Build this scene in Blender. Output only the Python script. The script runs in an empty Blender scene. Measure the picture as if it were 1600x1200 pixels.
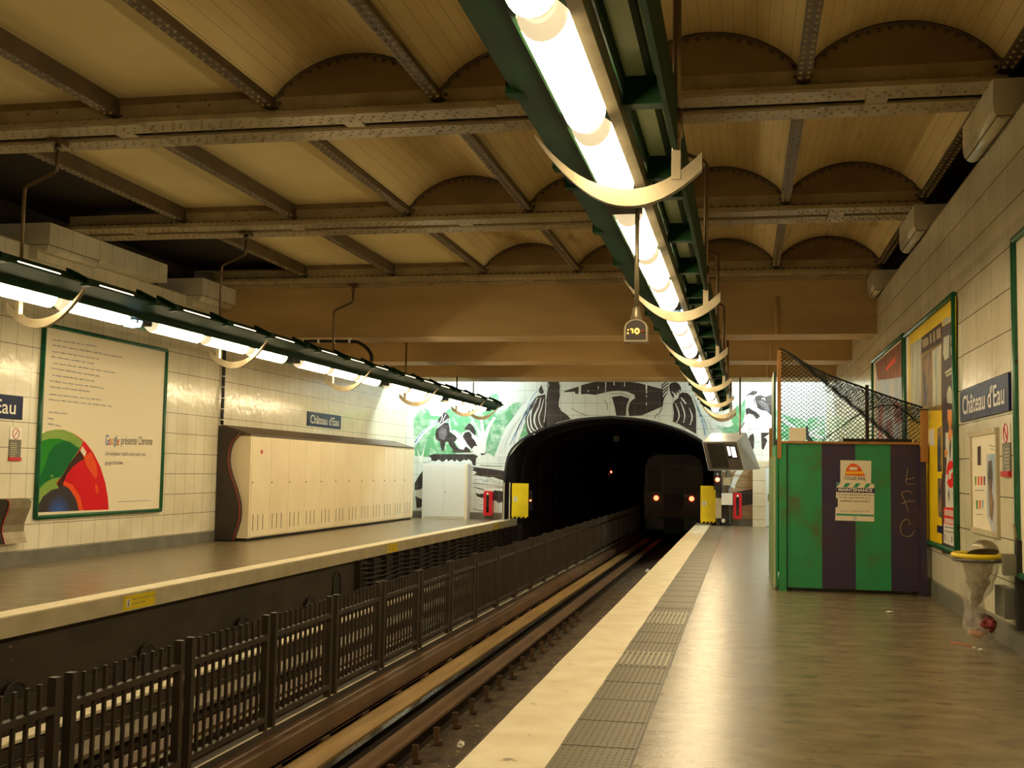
import bpy, bmesh, math, random
import numpy as np
from mathutils import Vector, Matrix
random.seed(7)
S = bpy.context.scene
COL = S.collection

# ---------------------------------------------------------------- camera, world, exposure
FPX = 1780.9
YAW, PIT, ROL = math.radians(11.5757), math.radians(4.3460), math.radians(0.9748)
CAM = np.array([0.0, 0.0, 1.5])
def _axes():
    cy, sy = math.cos(YAW), math.sin(YAW); cp, sp = math.cos(PIT), math.sin(PIT)
    f = np.array([-sy*cp, cy*cp, sp]); r = np.array([cy, sy, 0.0]); u = np.cross(r, f)
    cr, sr = math.cos(ROL), math.sin(ROL)
    return cr*r+sr*u, -sr*r+cr*u, f
AR, AU, AF = _axes()
def at(px, py, ax, v):
    """the point of a real plane (axis ax = v) that the photograph shows at a pixel"""
    d = AF*FPX + AR*(px-800) - AU*(py-600)
    return Vector(CAM + d*((v-CAM[ax])/d[ax]))
cam = bpy.data.cameras.new('camera'); camo = bpy.data.objects.new('camera', cam); COL.objects.link(camo)
cam.sensor_width = 36; cam.lens = 36*FPX/1600; cam.clip_start = 0.05; cam.clip_end = 300
m = Matrix.Identity(4)
for i in range(3):
    m[i][0], m[i][1], m[i][2], m[i][3] = AR[i], AU[i], -AF[i], CAM[i]
camo.matrix_world = m
S.camera = camo
w = bpy.data.worlds.new('world'); S.world = w; w.use_nodes = True
w.node_tree.nodes['Background'].inputs[0].default_value = (0.9, 0.7, 0.4, 1)
w.node_tree.nodes['Background'].inputs[1].default_value = 0.0
S.view_settings.view_transform = 'Standard'; S.view_settings.look = 'None'
S.view_settings.exposure = 0.0; S.view_settings.gamma = 1.0
S.view_settings.use_curve_mapping = False
LAMP = 36.0                      # radiance of the warm tubes
WARM = (1.0, 0.79, 0.46)
COOL = (0.80, 0.97, 1.0)

# ---------------------------------------------------------------- geometry constants
XR, XL = 2.33, -10.38            # tiled side walls
YE = 34.3                        # end wall with the painted tiles
ER, EL = -1.43, -7.04            # platform edges
ZB = -1.35                       # track bed
Y0, Y1 = -3.0, YE
GIR = [6.2+4.85*k for k in (-1, 0, 1, 2, 3)]     # riveted girders
JX = [2.29-1.76*k for k in range(7)]              # joists

# ---------------------------------------------------------------- materials
def lin(c):
    return tuple(((v/255)/12.92 if v/255 <= .04045 else ((v/255+.055)/1.055)**2.4) for v in c)+(1,)
MATS = {}
def nd(nt, t, **kw):
    n = nt.nodes.new(t)
    for k, v in kw.items(): setattr(n, k, v)
    return n
def pm(name, c1, c2=None, scale=6, rough=.6, metal=0, bump=0, stretch=(1,1,1), lo=.35, hi=.7, det=4, spec=.5, tile=None, grout=(70,62,48), alpha=1, trans=0, wear=None, bscale=None, gk=.8):
    """procedural material: two colours mixed by noise, optional tile grid, optional bump and wear stains"""
    if name in MATS: return MATS[name]
    M = bpy.data.materials.new(name); M.use_nodes = True; nt = M.node_tree
    b = nt.nodes['Principled BSDF']; L = nt.links.new
    b.inputs['Roughness'].default_value = rough; b.inputs['Metallic'].default_value = metal
    if name.startswith('print') or name == 'poster_paper': rough, spec = .6, .15
    b.inputs['Roughness'].default_value = rough; b.inputs['Specular IOR Level'].default_value = spec
    tc = nd(nt, 'ShaderNodeNewGeometry')
    mp = nd(nt, 'ShaderNodeMapping'); mp.inputs['Scale'].default_value = stretch
    L(tc.outputs['Position'], mp.inputs[0])
    ns = nd(nt, 'ShaderNodeTexNoise'); ns.inputs['Scale'].default_value = scale; ns.inputs['Detail'].default_value = det
    L(mp.outputs[0], ns.inputs['Vector'])
    rp = nd(nt, 'ShaderNodeMapRange'); rp.inputs[1].default_value = lo; rp.inputs[2].default_value = hi
    L(ns.outputs[0], rp.inputs[0])
    mx = nd(nt, 'ShaderNodeMix', data_type='RGBA')
    mx.inputs[6].default_value = lin(c1); mx.inputs[7].default_value = lin(c2 or c1)
    L(rp.outputs[0], mx.inputs[0]); out = mx.outputs[2]; bh = ns.outputs[0]
    if wear:
        n2 = nd(nt, 'ShaderNodeTexNoise'); n2.inputs['Scale'].default_value = wear[1]; n2.inputs['Detail'].default_value = 6
        L(mp.outputs[0], n2.inputs['Vector'])
        r2 = nd(nt, 'ShaderNodeMapRange'); r2.inputs[1].default_value = wear[2]; r2.inputs[2].default_value = wear[3]
        L(n2.outputs[0], r2.inputs[0])
        m2 = nd(nt, 'ShaderNodeMix', data_type='RGBA'); m2.inputs[7].default_value = lin(wear[0])
        L(out, m2.inputs[6]); L(r2.outputs[0], m2.inputs[0]); out = m2.outputs[2]
    if tile:                       # tile = (axis index for the run, cell width, cell height, z of one joint, offset)
        ax, tw, th, z0, o0 = tile
        sp = nd(nt, 'ShaderNodeSeparateXYZ'); L(tc.outputs['Position'], sp.inputs[0])
        def line(sock, off, cell, half):
            a = nd(nt, 'ShaderNodeMath', operation='ADD'); a.inputs[1].default_value = -off+1000*cell
            L(sock, a.inputs[0])
            d = nd(nt, 'ShaderNodeMath', operation='DIVIDE'); d.inputs[1].default_value = cell; L(a.outputs[0], d.inputs[0])
            f = nd(nt, 'ShaderNodeMath', operation='FRACT'); L(d.outputs[0], f.inputs[0])
            s = nd(nt, 'ShaderNodeMath', operation='SUBTRACT'); s.inputs[1].default_value = .5; L(f.outputs[0], s.inputs[0])
            q = nd(nt, 'ShaderNodeMath', operation='ABSOLUTE'); L(s.outputs[0], q.inputs[0])
            g = nd(nt, 'ShaderNodeMath', operation='GREATER_THAN'); g.inputs[1].default_value = .5-half/cell; L(q.outputs[0], g.inputs[0])
            return g
        g1 = line(sp.outputs[ax], o0, tw, .0035); g2 = line(sp.outputs[2], z0, th, .0055)
        mm = nd(nt, 'ShaderNodeMath', operation='MAXIMUM'); L(g1.outputs[0], mm.inputs[0]); L(g2.outputs[0], mm.inputs[1])
        k = nd(nt, 'ShaderNodeMath', operation='MULTIPLY'); k.inputs[1].default_value = gk; L(mm.outputs[0], k.inputs[0])
        m3 = nd(nt, 'ShaderNodeMix', data_type='RGBA'); m3.inputs[7].default_value = lin(grout)
        L(out, m3.inputs[6]); L(k.outputs[0], m3.inputs[0]); out = m3.outputs[2]
    L(out, b.inputs['Base Color'])
    if bump:
        if bscale:
            n9 = nd(nt, 'ShaderNodeTexNoise'); n9.inputs['Scale'].default_value = bscale; n9.inputs['Detail'].default_value = 1; L(mp.outputs[0], n9.inputs['Vector']); bh = n9.outputs[0]
        bp = nd(nt, 'ShaderNodeBump'); bp.inputs['Strength'].default_value = bump; bp.inputs['Distance'].default_value = .02
        L(bh, bp.inputs['Height']); L(bp.outputs[0], b.inputs['Normal'])
    if alpha < 1: b.inputs['Alpha'].default_value = alpha
    if trans: b.inputs['Transmission Weight'].default_value = trans
    MATS[name] = M
    return M
def em(name, col, strength):
    if name in MATS: return MATS[name]
    M = bpy.data.materials.new(name); M.use_nodes = True; b = M.node_tree.nodes['Principled BSDF']
    b.inputs['Base Color'].default_value = (.8, .8, .8, 1)
    b.inputs['Emission Color'].default_value = tuple(col)+(1,); b.inputs['Emission Strength'].default_value = strength
    MATS[name] = M
    return M

TILE = (.375, .375, 2.46)
m_wallL = pm('cream_wall_tile_left', (232,226,202), (214,206,178), 1.3, .16, bump=.22, bscale=7, tile=(1, .375, .375, 2.46, 15.10))
m_wallR = pm('cream_wall_tile_right', (226,218,192), (206,197,168), 1.3, .22, bump=.2, bscale=7, tile=(1, .75, .375, 2.46, 11.6))
m_end = pm('end_wall_tile', (226,234,228), (212,222,216), 2, .25, tile=(0, .375, .375, 2.46, -7.0), grout=(120,128,124))
m_endblack = pm('mural_black_paint', (40,36,38), (58,52,54), 3, .35, tile=(0, .375, .375, 2.46, -7.0), grout=(110,108,104))
m_endwhite = pm('mural_white_paint', (226,234,230), None, 3, .3)
m_endgreen = pm('mural_green_paint', (96,164,118), (204,226,212), 4.5, .35, lo=.44, hi=.74, det=6, tile=(0, .375, .375, 2.46, -7.0), grout=(110,130,118))
m_endblue = pm('mural_blue_paint', (92,136,176), (190,212,226), 9, .35)
m_endgrey = pm('mural_grey_paint', (120,122,126), None, 3, .35)
m_endlight = pm('mural_silver_shade', (74,72,78), (120,120,126), 5, .35)
m_endtan = pm('mural_tan_paint', (150,128,96), (172,150,112), 4, .35, tile=(0, .375, .375, 2.46, -7.0), grout=(100,88,66))
m_floor = pm('asphalt_platform', (133,120,93), (107,95,71), 2.6, .27, bump=.10, bscale=60, stretch=(1,1.6,1), det=10, wear=((78,70,56), 5, .56, .76))
m_tact = pm('grey_tactile_paving', (160,151,124), (142,134,108), 8, .5, bump=.1, tile=(1, .62, 50, 0, 4.85), grout=(84,76,56))
m_white = pm('worn_white_edge_paint', (238,228,200), (222,208,172), 3.5, .42, bump=.1, wear=((150,136,104), 7, .66, .72))
m_lip = pm('platform_lip_concrete', (196,184,152), (178,164,130), 3, .6, bump=.1)
m_dark = pm('dark_concrete', (62,50,36), (44,35,26), 3, .8, bump=.3, stretch=(1,.4,1), wear=((108,92,66), 11, .68, .74))
m_ballast = pm('sooty_track_bed', (92,76,54), (52,42,30), 5, .85, bump=.8, wear=((170,146,106), 13, .64, .72))
m_brown = pm('brown_painted_steel', (64,50,36), (48,38,28), 4, .5, bump=.1)
m_fence = pm('dark_fence_steel', (56,44,32), (42,33,25), 5, .5)
m_guard = pm('rusty_guide_beam', (112,84,56), (82,61,42), 3, .55, bump=.15, stretch=(1,.3,1))
m_roll = pm('worn_rolling_strip', (190,156,96), (150,120,72), 3, .45, metal=.3, stretch=(3,.2,1))
m_rollg = pm('dull_grey_strip', (128,116,92), (100,88,68), 3, .55)
m_rail = pm('polished_rail_steel', (150,148,140), (110,104,94), 4, .18, metal=1, stretch=(1,.2,1))
m_railside = pm('rusty_rail_side', (60,46,32), (44,34,26), 4, .6)
m_gird = pm('olive_girder_paint', (170,154,116), (146,128,92), 3, .34, bump=.1, metal=.0)
m_gapshade = pm('gap_shade_paint', (30,22,14), None, 3, .8)  # near-black brown, the shade of the gaps put into the colour
m_joist = pm('brown_joist_paint', (96,80,56), (74,60,42), 3, .42)
m_vault = pm('cream_vault_plaster', (230,208,152), (212,188,130), 1.2, .6, bump=.1, stretch=(3,.5,1), tile=(0, .105, 50, -25, 0), grout=(120,92,52), gk=.4, wear=((150,110,60), 1.1, .62, .8))
m_tymp = pm('brown_tympanum_plate', (136,112,74), (120,97,63), 2, .55)
m_flat = pm('cream_flat_slab', (244,226,170), (236,214,152), 1.0, .6, wear=((134,76,36), 2.4, .70, .78))
m_conc = pm('ochre_concrete_beam', (196,166,112), (174,144,92), .9, .6, stretch=(.5,1,2), bump=.1)
m_conclip = pm('pale_beam_soffit', (206,172,116), (188,154,98), 1.5, .6)
m_green = pm('luminaire_green_paint', (18,50,24), (12,36,17), 3, .6, spec=.1)
m_greenp = pm('pale_green_panel', (176,196,158), (156,178,140), 3, .35)
m_steel = pm('brushed_cast_metal', (158,146,120), (130,118,94), 5, .4, metal=.5)
m_rod = pm('bronze_rod', (120,100,70), (96,80,56), 5, .35, metal=.7)
m_pframe = pm('green_poster_frame', (20,104,66), (14,80,52), 4, .3, wear=((30,30,24), 12, .62, .7))
m_paper = pm('poster_paper', (232,222,196), None, 2, .35)
m_greytxt = pm('grey_print', (120,120,128), None, 2, .5)
m_dktxt = pm('dark_print', (70,68,72), None, 2, .5)
m_blue = pm('navy_enamel', (18,30,78), (14,24,66), 3, .32, spec=.12)
m_whitee = pm('white_enamel', (240,236,224), None, 3, .25)
m_cab = pm('cream_cabinet_paint', (240,226,192), (232,216,180), 1.2, .38)
m_cabw = pm('white_cupboard_paint', (226,232,232), None, 1.2, .35)
m_cabdk = pm('cabinet_brown_top', (96,74,52), (80,62,44), 3, .5)
m_black = pm('matt_black', (20,18,17), None, 3, .6)
m_bdark = pm('dark_brown_panel', (58,48,40), (48,40,34), 2, .5)
m_red = pm('red_paint', (204,24,44), None, 3, .35)
m_yel = pm('yellow_paint', (236,210,12), (222,192,8), 3, .4)
m_base = pm('grey_baseboard_paint', (118,116,104), (98,96,86), 3, .5)
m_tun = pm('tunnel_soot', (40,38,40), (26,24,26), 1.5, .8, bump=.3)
m_wood = pm('orange_timber', (184,130,62), (150,100,44), 6, .55, stretch=(1,1,.2))
m_hgreen = pm('hoarding_green_paint', (36,146,88), (52,128,74), 2.6, .42, wear=((92,84,46), 2.6, .56, .74))
m_hnavy = pm('hoarding_navy_paint', (46,38,72), (60,42,62), 2.6, .45, wear=((92,62,48), 3.0, .64, .76))
m_net = pm('black_net_cord', (30,38,36), None, 5, .7)
m_train = pm('train_dark_body', (64,54,44), (48,42,36), 2, .35)
m_glassd = pm('dark_window_glass', (14,14,16), None, 2, .06)
m_plastic = pm('clear_bag_film', (214,206,186), None, 14, .15, bump=1.0, alpha=.34)
m_fold = pm('creased_bag_film', (206,196,170), (120,108,88), 9, .2, bump=1.0, alpha=.72)
m_grey = pm('galvanised_grey', (150,154,156), (132,136,138), 3, .4, metal=.4)
m_pipe = pm('black_cable', (26,22,20), None, 3, .5)
m_lamp = em('warm_tube_glow', WARM, LAMP)
m_lampend = em('ribbed_lamp_end_glow', WARM, .75)
m_slot = em('warm_slot_glow', WARM, 4)
m_blueglow = em('cool_lamp_glow', (.55, .85, 1.0), 14)
m_cool = em('cool_tube_glow', COOL, 300)
m_redglow = em('red_signal_glow', (1, .08, .03), 9)
m_amber = em('amber_digit_glow', (1, .42, .02), 5)
m_whiteglow = em('white_signal_glow', (.9, .95, 1), 4)

# ---------------------------------------------------------------- mesh helpers
class MB:
    def __init__(self): self.v = []; self.f = []; self.m = []; self.mats = []; self.sm = []
    def mi(self, mat):
        if mat not in self.mats: self.mats.append(mat)
        return self.mats.index(mat)
    def add(self, vs, fs, mat, smooth=False):
        o = len(self.v); self.v += [tuple(p) for p in vs]; k = self.mi(mat)
        for f in fs: self.f.append([o+i for i in f]); self.m.append(k); self.sm.append(smooth)
        return self
    def box(self, x0, x1, y0, y1, z0, z1, mat):
        x0, x1 = min(x0,x1), max(x0,x1); y0, y1 = min(y0,y1), max(y0,y1); z0, z1 = min(z0,z1), max(z0,z1)
        vs = [(x,y,z) for x in (x0,x1) for y in (y0,y1) for z in (z0,z1)]
        return self.add(vs, [(0,1,3,2),(4,6,7,5),(0,4,5,1),(2,3,7,6),(0,2,6,4),(1,5,7,3)], mat)
    def hexa(self, p, mat):     # p: 4 front points then 4 back points, same order
        return self.add(p, [(0,1,2,3),(7,6,5,4),(0,4,5,1),(1,5,6,2),(2,6,7,3),(3,7,4,0)], mat)
    def ext(self, pts, vec, mat, smooth=False):   # closed outline extruded along vec
        n = len(pts); vec = Vector(vec); P = [Vector(p) for p in pts]
        self.add(P+[p+vec for p in P], [list(range(n))[::-1], list(range(n, 2*n))], mat)
        self.add(P+[p+vec for p in P], [(i, (i+1)%n, n+(i+1)%n, n+i) for i in range(n)], mat, smooth)
        return self
    def poly(self, pts, mat): return self.add(pts, [list(range(len(pts)))], mat)
    def tube(self, pts, r, mat, n=8, cap=True, closed=False):
        P = [Vector(p) for p in pts]; rings = []; k = len(P)
        R = r if isinstance(r, (list, tuple)) else [r]*k
        up = None
        for i in range(k):
            a = P[i-1] if (i > 0 or closed) else P[i]; b = P[(i+1) % k] if (i < k-1 or closed) else P[i]
            d = (b-a); d = d.normalized() if d.length > 1e-9 else Vector((0,0,1))
            if up is None: up = Vector((0,0,1)) if abs(d.z) < .9 else Vector((1,0,0))
            s = d.cross(up); s = s.normalized() if s.length > 1e-6 else Vector((1,0,0)); up = s.cross(d).normalized()
            rings.append([P[i]+(s*math.cos(t)+up*math.sin(t))*R[i] for t in [2*math.pi*j/n for j in range(n)]])
        vs = [q for rg in rings for q in rg]; fs = []
        for i in range(k if closed else k-1):
            a, b = i*n, ((i+1) % k)*n
            fs += [(a+j, a+(j+1)%n, b+(j+1)%n, b+j) for j in range(n)]
        self.add(vs, fs, mat, True)
        if cap and not closed: self.add(rings[0], [list(range(n))[::-1]], mat); self.add(rings[-1], [list(range(n))], mat)
        return self
    def lathe(self, prof, c, mat, n=20, axis=2):
        vs = []; c = Vector(c)
        for (r, h) in prof:
            for j in range(n):
                t = 2*math.pi*j/n; a, b = r*math.cos(t), r*math.sin(t)
                vs.append(c+Vector([(h,a,b),(a,h,b),(a,b,h)][axis]))
        k = len(prof)
        self.add(vs, [(i*n+j, i*n+(j+1)%n, (i+1)*n+(j+1)%n, (i+1)*n+j) for i in range(k-1) for j in range(n)], mat, True)
        return self.add(vs[:n], [list(range(n))[::-1]], mat).add(vs[-n:], [list(range(n))], mat)
    def rivet(self, p, nrm, r, mat):
        p = Vector(p); nrm = Vector(nrm); s = nrm.orthogonal().normalized(); t = nrm.cross(s)
        vs = [p+(s*math.cos(a)+t*math.sin(a))*r for a in [math.pi*k/3 for k in range(6)]]
        vs += [p+nrm*r*.8+(s*math.cos(a)+t*math.sin(a))*r*.6 for a in [math.pi*k/3 for k in range(6)]]
        return self.add(vs, [(i, (i+1)%6, 6+(i+1)%6, 6+i) for i in range(6)]+[(6,7,8,9,10,11)], mat, True)
    def build(self, name, parent=None, loc=None):
        me = bpy.data.meshes.new(name); me.from_pydata(self.v, [], self.f)
        for mt in self.mats: me.materials.append(mt)
        me.polygons.foreach_set('material_index', self.m); me.polygons.foreach_set('use_smooth', self.sm)
        bm = bmesh.new(); bm.from_mesh(me)
        bmesh.ops.remove_doubles(bm, verts=bm.verts, dist=1e-5) if len(bm.verts) < 4000 else None
        bmesh.ops.recalc_face_normals(bm, faces=bm.faces); bm.to_mesh(me); bm.free()
        if loc is not None:
            me.transform(Matrix.Translation(-Vector(loc)))
        o = bpy.data.objects.new(name, me); COL.objects.link(o)
        if parent is not None:
            o.parent = parent
            if parent.type == 'EMPTY' or parent.parent is not None or True:
                o.matrix_parent_inverse = Matrix.Translation(-wloc(parent))
        if loc is not None: o.location = loc
        return o
def wloc(o):
    v = Vector(o.location)
    if o.parent is not None:
        v = wloc(o.parent) + (o.matrix_parent_inverse @ v)
    return v
def empty(name, loc):
    o = bpy.data.objects.new(name, None); COL.objects.link(o); o.location = loc; o.empty_display_size = .1
    return o
def tag(o, label=None, cat=None, group=None, kind=None):
    if label: o['label'] = label
    if cat: o['category'] = cat
    if group: o['group'] = group
    if kind: o['kind'] = kind
    return o
def struct(mb, name):
    o = mb.build(name); o['kind'] = 'structure'; return o
def copy_tree(o, off, parent=None):
    c = o.copy(); COL.objects.link(c)
    if parent is None: c.location = Vector(o.location)+Vector(off)
    else: c.parent = parent; c.matrix_parent_inverse = o.matrix_parent_inverse.copy()
    for ch in list(o.children): copy_tree(ch, off, c)
    return c
ORD = ['first','second','third','fourth','fifth','sixth','seventh','eighth','ninth','tenth','eleventh','twelfth','thirteenth','fourteenth','fifteenth','sixteenth','seventeenth','eighteenth','nineteenth','twentieth','twenty-first','twenty-second','twenty-third','twenty-fourth','twenty-fifth','twenty-sixth','twenty-seventh','twenty-eighth']
def ribbon(pts, wd):
    """flat ribbon outline (list of quads) of a polyline given in pixels of one plane"""
    out = []
    W = wd if isinstance(wd, (list, tuple)) else [wd]*len(pts)
    L_, R_ = [], []
    for i, (x, y) in enumerate(pts):
        a = pts[max(i-1, 0)]; b = pts[min(i+1, len(pts)-1)]
        dx, dy = b[0]-a[0], b[1]-a[1]; l = math.hypot(dx, dy) or 1
        nx, ny = -dy/l*W[i]/2, dx/l*W[i]/2
        L_.append((x+nx, y+ny)); R_.append((x-nx, y-ny))
    return L_+R_[::-1]
def smooth_line(pts, k=4):
    out = []
    for i in range(len(pts)-1):
        p0 = pts[max(i-1,0)]; p1 = pts[i]; p2 = pts[i+1]; p3 = pts[min(i+2,len(pts)-1)]
        for j in range(k):
            t = j/k
            out.append(tuple(.5*((2*p1[c])+(-p0[c]+p2[c])*t+(2*p0[c]-5*p1[c]+4*p2[c]-p3[c])*t*t+(-p0[c]+3*p1[c]-3*p2[c]+p3[c])*t**3) for c in range(len(p1))))
    out.append(tuple(pts[-1])); return out
_txt = {}
def text_part(s, name, mat, parent, o, u, v, wdt, hgt, depth=.003, bold=0.0):
    """lettering s fitted into a wdt x hgt box whose lower left corner is o, running along u, up along v"""
    c = bpy.data.curves.new('t', 'FONT'); c.body = s; c.size = 1; c.offset = bold; c.resolution_u = 3
    t = bpy.data.objects.new('t', c); COL.objects.link(t)
    dg = bpy.context.evaluated_depsgraph_get(); dg.update()
    me = bpy.data.meshes.new_from_object(t.evaluated_get(dg))
    bpy.data.objects.remove(t); bpy.data.curves.remove(c)
    co = np.array([tuple(x.co) for x in me.vertices])
    mn = co.min(0); mxx = co.max(0)
    u = Vector(u).normalized(); v = Vector(v).normalized(); n = u.cross(v); o = Vector(o)
    for x in me.vertices:
        a = (x.co.x-mn[0])/(mxx[0]-mn[0])*wdt; b_ = (x.co.y-mn[1])/(mxx[1]-mn[1])*hgt
        x.co = o+u*a+v*b_+n*depth
    me.materials.clear(); me.materials.append(mat)
    me.name = name
    ob = bpy.data.objects.new(name, me); COL.objects.link(ob)
    if parent is not None:
        ob.parent = parent; ob.matrix_parent_inverse = Matrix.Translation(-wloc(parent))
    return ob

# ================================================================ STRUCTURE
# platform floors
mb = MB(); mb.box(-.57, XR+.1, Y0, YE+.1, -.22, 0, m_floor); struct(mb, 'floor')
mb = MB(); mb.box(XL-.1, EL-.28, Y0, YE+.1, -.22, 0, m_floor); struct(mb, 'floor')
mb = MB()
random.seed(3)
n = 120; ys = [Y0+(YE-Y0+1.2)*i/n for i in range(n+1)]
L_ = [(ER+random.uniform(-.003,.003), y) for y in ys]; R_ = [(-.99+random.uniform(-.004,.004), y) for y in ys]
for i in range(n):
    a, b, c, d = L_[i], R_[i], R_[i+1], L_[i+1]
    mb.hexa([(*a,-.2),(*b,-.2),(*b,.001),(*a,.001),(*d,-.2),(*c,-.2),(*c,.001),(*d,.001)], m_white)
struct(mb, 'trim_1')
# tactile paving with ribbed plates
mb = MB(); mb.box(-1.0, -.57, Y0, YE, -.1, 0, m_tact)
for (ya, yb) in ((11.55, 12.6), (9.05, 9.75)):
    for k in range(9): mb.box(-.96+k*.043, -.94+k*.043, ya, yb, 0, .006, m_tact)
for i in range(140):
    yy = 4.5+i*.062
    if 9.0 < yy < 9.8 or 11.5 < yy < 12.65: continue
    for k in range(11): mb.add([(-.965+k*.037+dx*.006, yy+dy*.006, z) for dx, dy, z in ((-1,-1,0),(1,-1,0),(1,1,0),(-1,1,0),(0,0,.006))], [(0,1,4),(1,2,4),(2,3,4),(3,0,4)], m_tact)
for i in range(56): mb.box(-.99, -.57, -2.9+i*.66, -2.888+i*.66, 0, .0015, m_dark)
struct(mb, 'trim_2')
mb = MB(); mb.box(-.575, -.565, Y0, YE, -.01, .003, m_brown); struct(mb, 'trim_3')
mb = MB(); mb.box(EL-.28, EL, Y0, YE+1.2, -.2, .001, m_white)
mb.box(EL-.001, EL+.004, Y0, YE+1.2, -.21, -.012, m_lip); struct(mb, 'trim_4')
# walls under the platforms and the track bed
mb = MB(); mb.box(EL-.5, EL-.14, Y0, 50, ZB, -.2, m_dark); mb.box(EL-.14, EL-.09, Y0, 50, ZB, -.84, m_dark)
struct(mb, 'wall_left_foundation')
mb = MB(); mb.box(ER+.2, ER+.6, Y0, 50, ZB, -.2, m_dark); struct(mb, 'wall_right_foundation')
mb = MB(); mb.box(EL-.2, ER+.3, Y0, 110, ZB-.1, ZB, m_ballast); struct(mb, 'floor_track_bed')
for i, yc in enumerate((7.75, 10.36, 12.94, 15.64, 18.27)):
    mb = MB(); pts = [(EL-.089, yc+.19*math.cos(t), -.86+.17*math.sin(t)) for t in [math.pi*k/10 for k in range(11)]]
    mb.ext(pts, (.006,0,0), m_black)
    mb.tube([(EL-.085, yc+.2*math.cos(t), -.86+.18*math.sin(t)) for t in [math.pi*k/10 for k in range(11)]], .018, m_dark, 5)
    struct(mb, 'trim_drain_arch')
mb = MB(); mb.box(EL-.142, EL-.128, 19.45, 19.8, -.82, -.45, m_black)
mb.tube([(EL-.125, 19.45, -.82), (EL-.125, 19.45, -.45), (EL-.125, 19.52, -.38), (EL-.125, 19.62, -.35), (EL-.125, 19.73, -.38), (EL-.125, 19.8, -.45), (EL-.125, 19.8, -.82)], .016, m_dark, 5)
struct(mb, 'trim_niche')

# side walls
mb = MB(); mb.box(XR, XR+.3, Y0, YE+.3, 0, 4.72, m_wallR); mb.box(XR+.6, XR+.9, Y0, 21.2, 4.0, 6.0, m_dark); mb.box(XR, XR+.9, 21.2, YE+.3, 4.72, 6.0, m_wallR); struct(mb, 'wall_right')  # dark back wall of the upper recess has its shade painted in
mb = MB(); mb.box(XL-.3, XL, Y0, YE+.3, 0, 4.72, m_wallL); mb.box(XL-.9, XL-.6, Y0, 21.2, 4.0, 6.0, m_dark); mb.box(XL-.9, XL, 21.2, YE+.3, 4.72, 6.0, m_wallL); struct(mb, 'wall_left')  # upper recess here too gets a back wall coloured as shade
mb = MB(); mb.box(XR-.015, XR, Y0, YE, 0, .2, m_base); struct(mb, 'baseboard_right')
mb = MB(); mb.box(XL, XL+.015, Y0, YE, 0, .2, m_base); struct(mb, 'baseboard_left')
mb = MB(); mb.box(XL-.9, XR+.9, Y0-.3, Y0, -1.5, 6, m_wallL); struct(mb, 'wall_back')

# end wall with the tunnel opening
half = [(-7.24,ZB),(-7.25,0),(-7.26,.62),(-7.24,1.31),(-7.15,1.9),(-6.92,2.29),(-6.4,2.66),(-5.71,2.93),(-4.92,3.12),(-3.95,3.2)]
half = half[:3]+smooth_line(half[3:], 3)
arch = half+[(-7.9-x, z) for x, z in half[::-1][1:]]
mb = MB(); TOP = 4.9
def yq(y, pts, mat): mb.poly([(x, y, z) for x, z in pts], mat)
arc = [p for p in arch if p[1] >= .62]
for a, b in zip(arc[:-1], arc[1:]):
    yq(YE, [a, b, (b[0], TOP), (a[0], TOP)], m_end)
yq(YE, [(XL, 0), (-7.26, 0), (-7.26, TOP), (XL, TOP)], m_end)
yq(YE, [(-.64, 0), (XR, 0), (XR, TOP), (-.64, TOP)], m_end)
yq(YE, [(-7.26, 0), (-7.25, 0), (-7.26, .62)], m_end)
struct(mb, 'wall_end')
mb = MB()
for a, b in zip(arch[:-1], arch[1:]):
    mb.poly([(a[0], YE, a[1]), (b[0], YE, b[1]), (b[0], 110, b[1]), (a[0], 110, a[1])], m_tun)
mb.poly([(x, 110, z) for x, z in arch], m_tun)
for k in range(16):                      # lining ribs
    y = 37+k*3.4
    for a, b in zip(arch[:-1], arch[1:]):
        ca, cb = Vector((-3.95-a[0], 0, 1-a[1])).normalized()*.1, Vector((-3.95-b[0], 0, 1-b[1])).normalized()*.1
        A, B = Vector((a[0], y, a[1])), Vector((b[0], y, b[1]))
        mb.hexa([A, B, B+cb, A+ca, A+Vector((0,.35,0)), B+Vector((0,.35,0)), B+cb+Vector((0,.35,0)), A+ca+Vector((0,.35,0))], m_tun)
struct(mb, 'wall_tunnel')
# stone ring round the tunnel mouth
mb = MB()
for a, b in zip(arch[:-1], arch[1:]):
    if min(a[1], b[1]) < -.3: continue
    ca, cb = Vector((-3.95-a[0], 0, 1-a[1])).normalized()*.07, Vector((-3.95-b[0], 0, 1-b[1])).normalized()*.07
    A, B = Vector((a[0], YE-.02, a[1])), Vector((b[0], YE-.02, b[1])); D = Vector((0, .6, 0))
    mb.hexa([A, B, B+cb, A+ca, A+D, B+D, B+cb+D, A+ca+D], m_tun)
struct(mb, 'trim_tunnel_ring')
mb = MB(); mb.box(XL, -7.27, YE-.015, YE, 0, .2, m_base); mb.box(-.62, XR, YE-.015, YE, 0, .2, m_base); struct(mb, 'baseboard_end')

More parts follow.
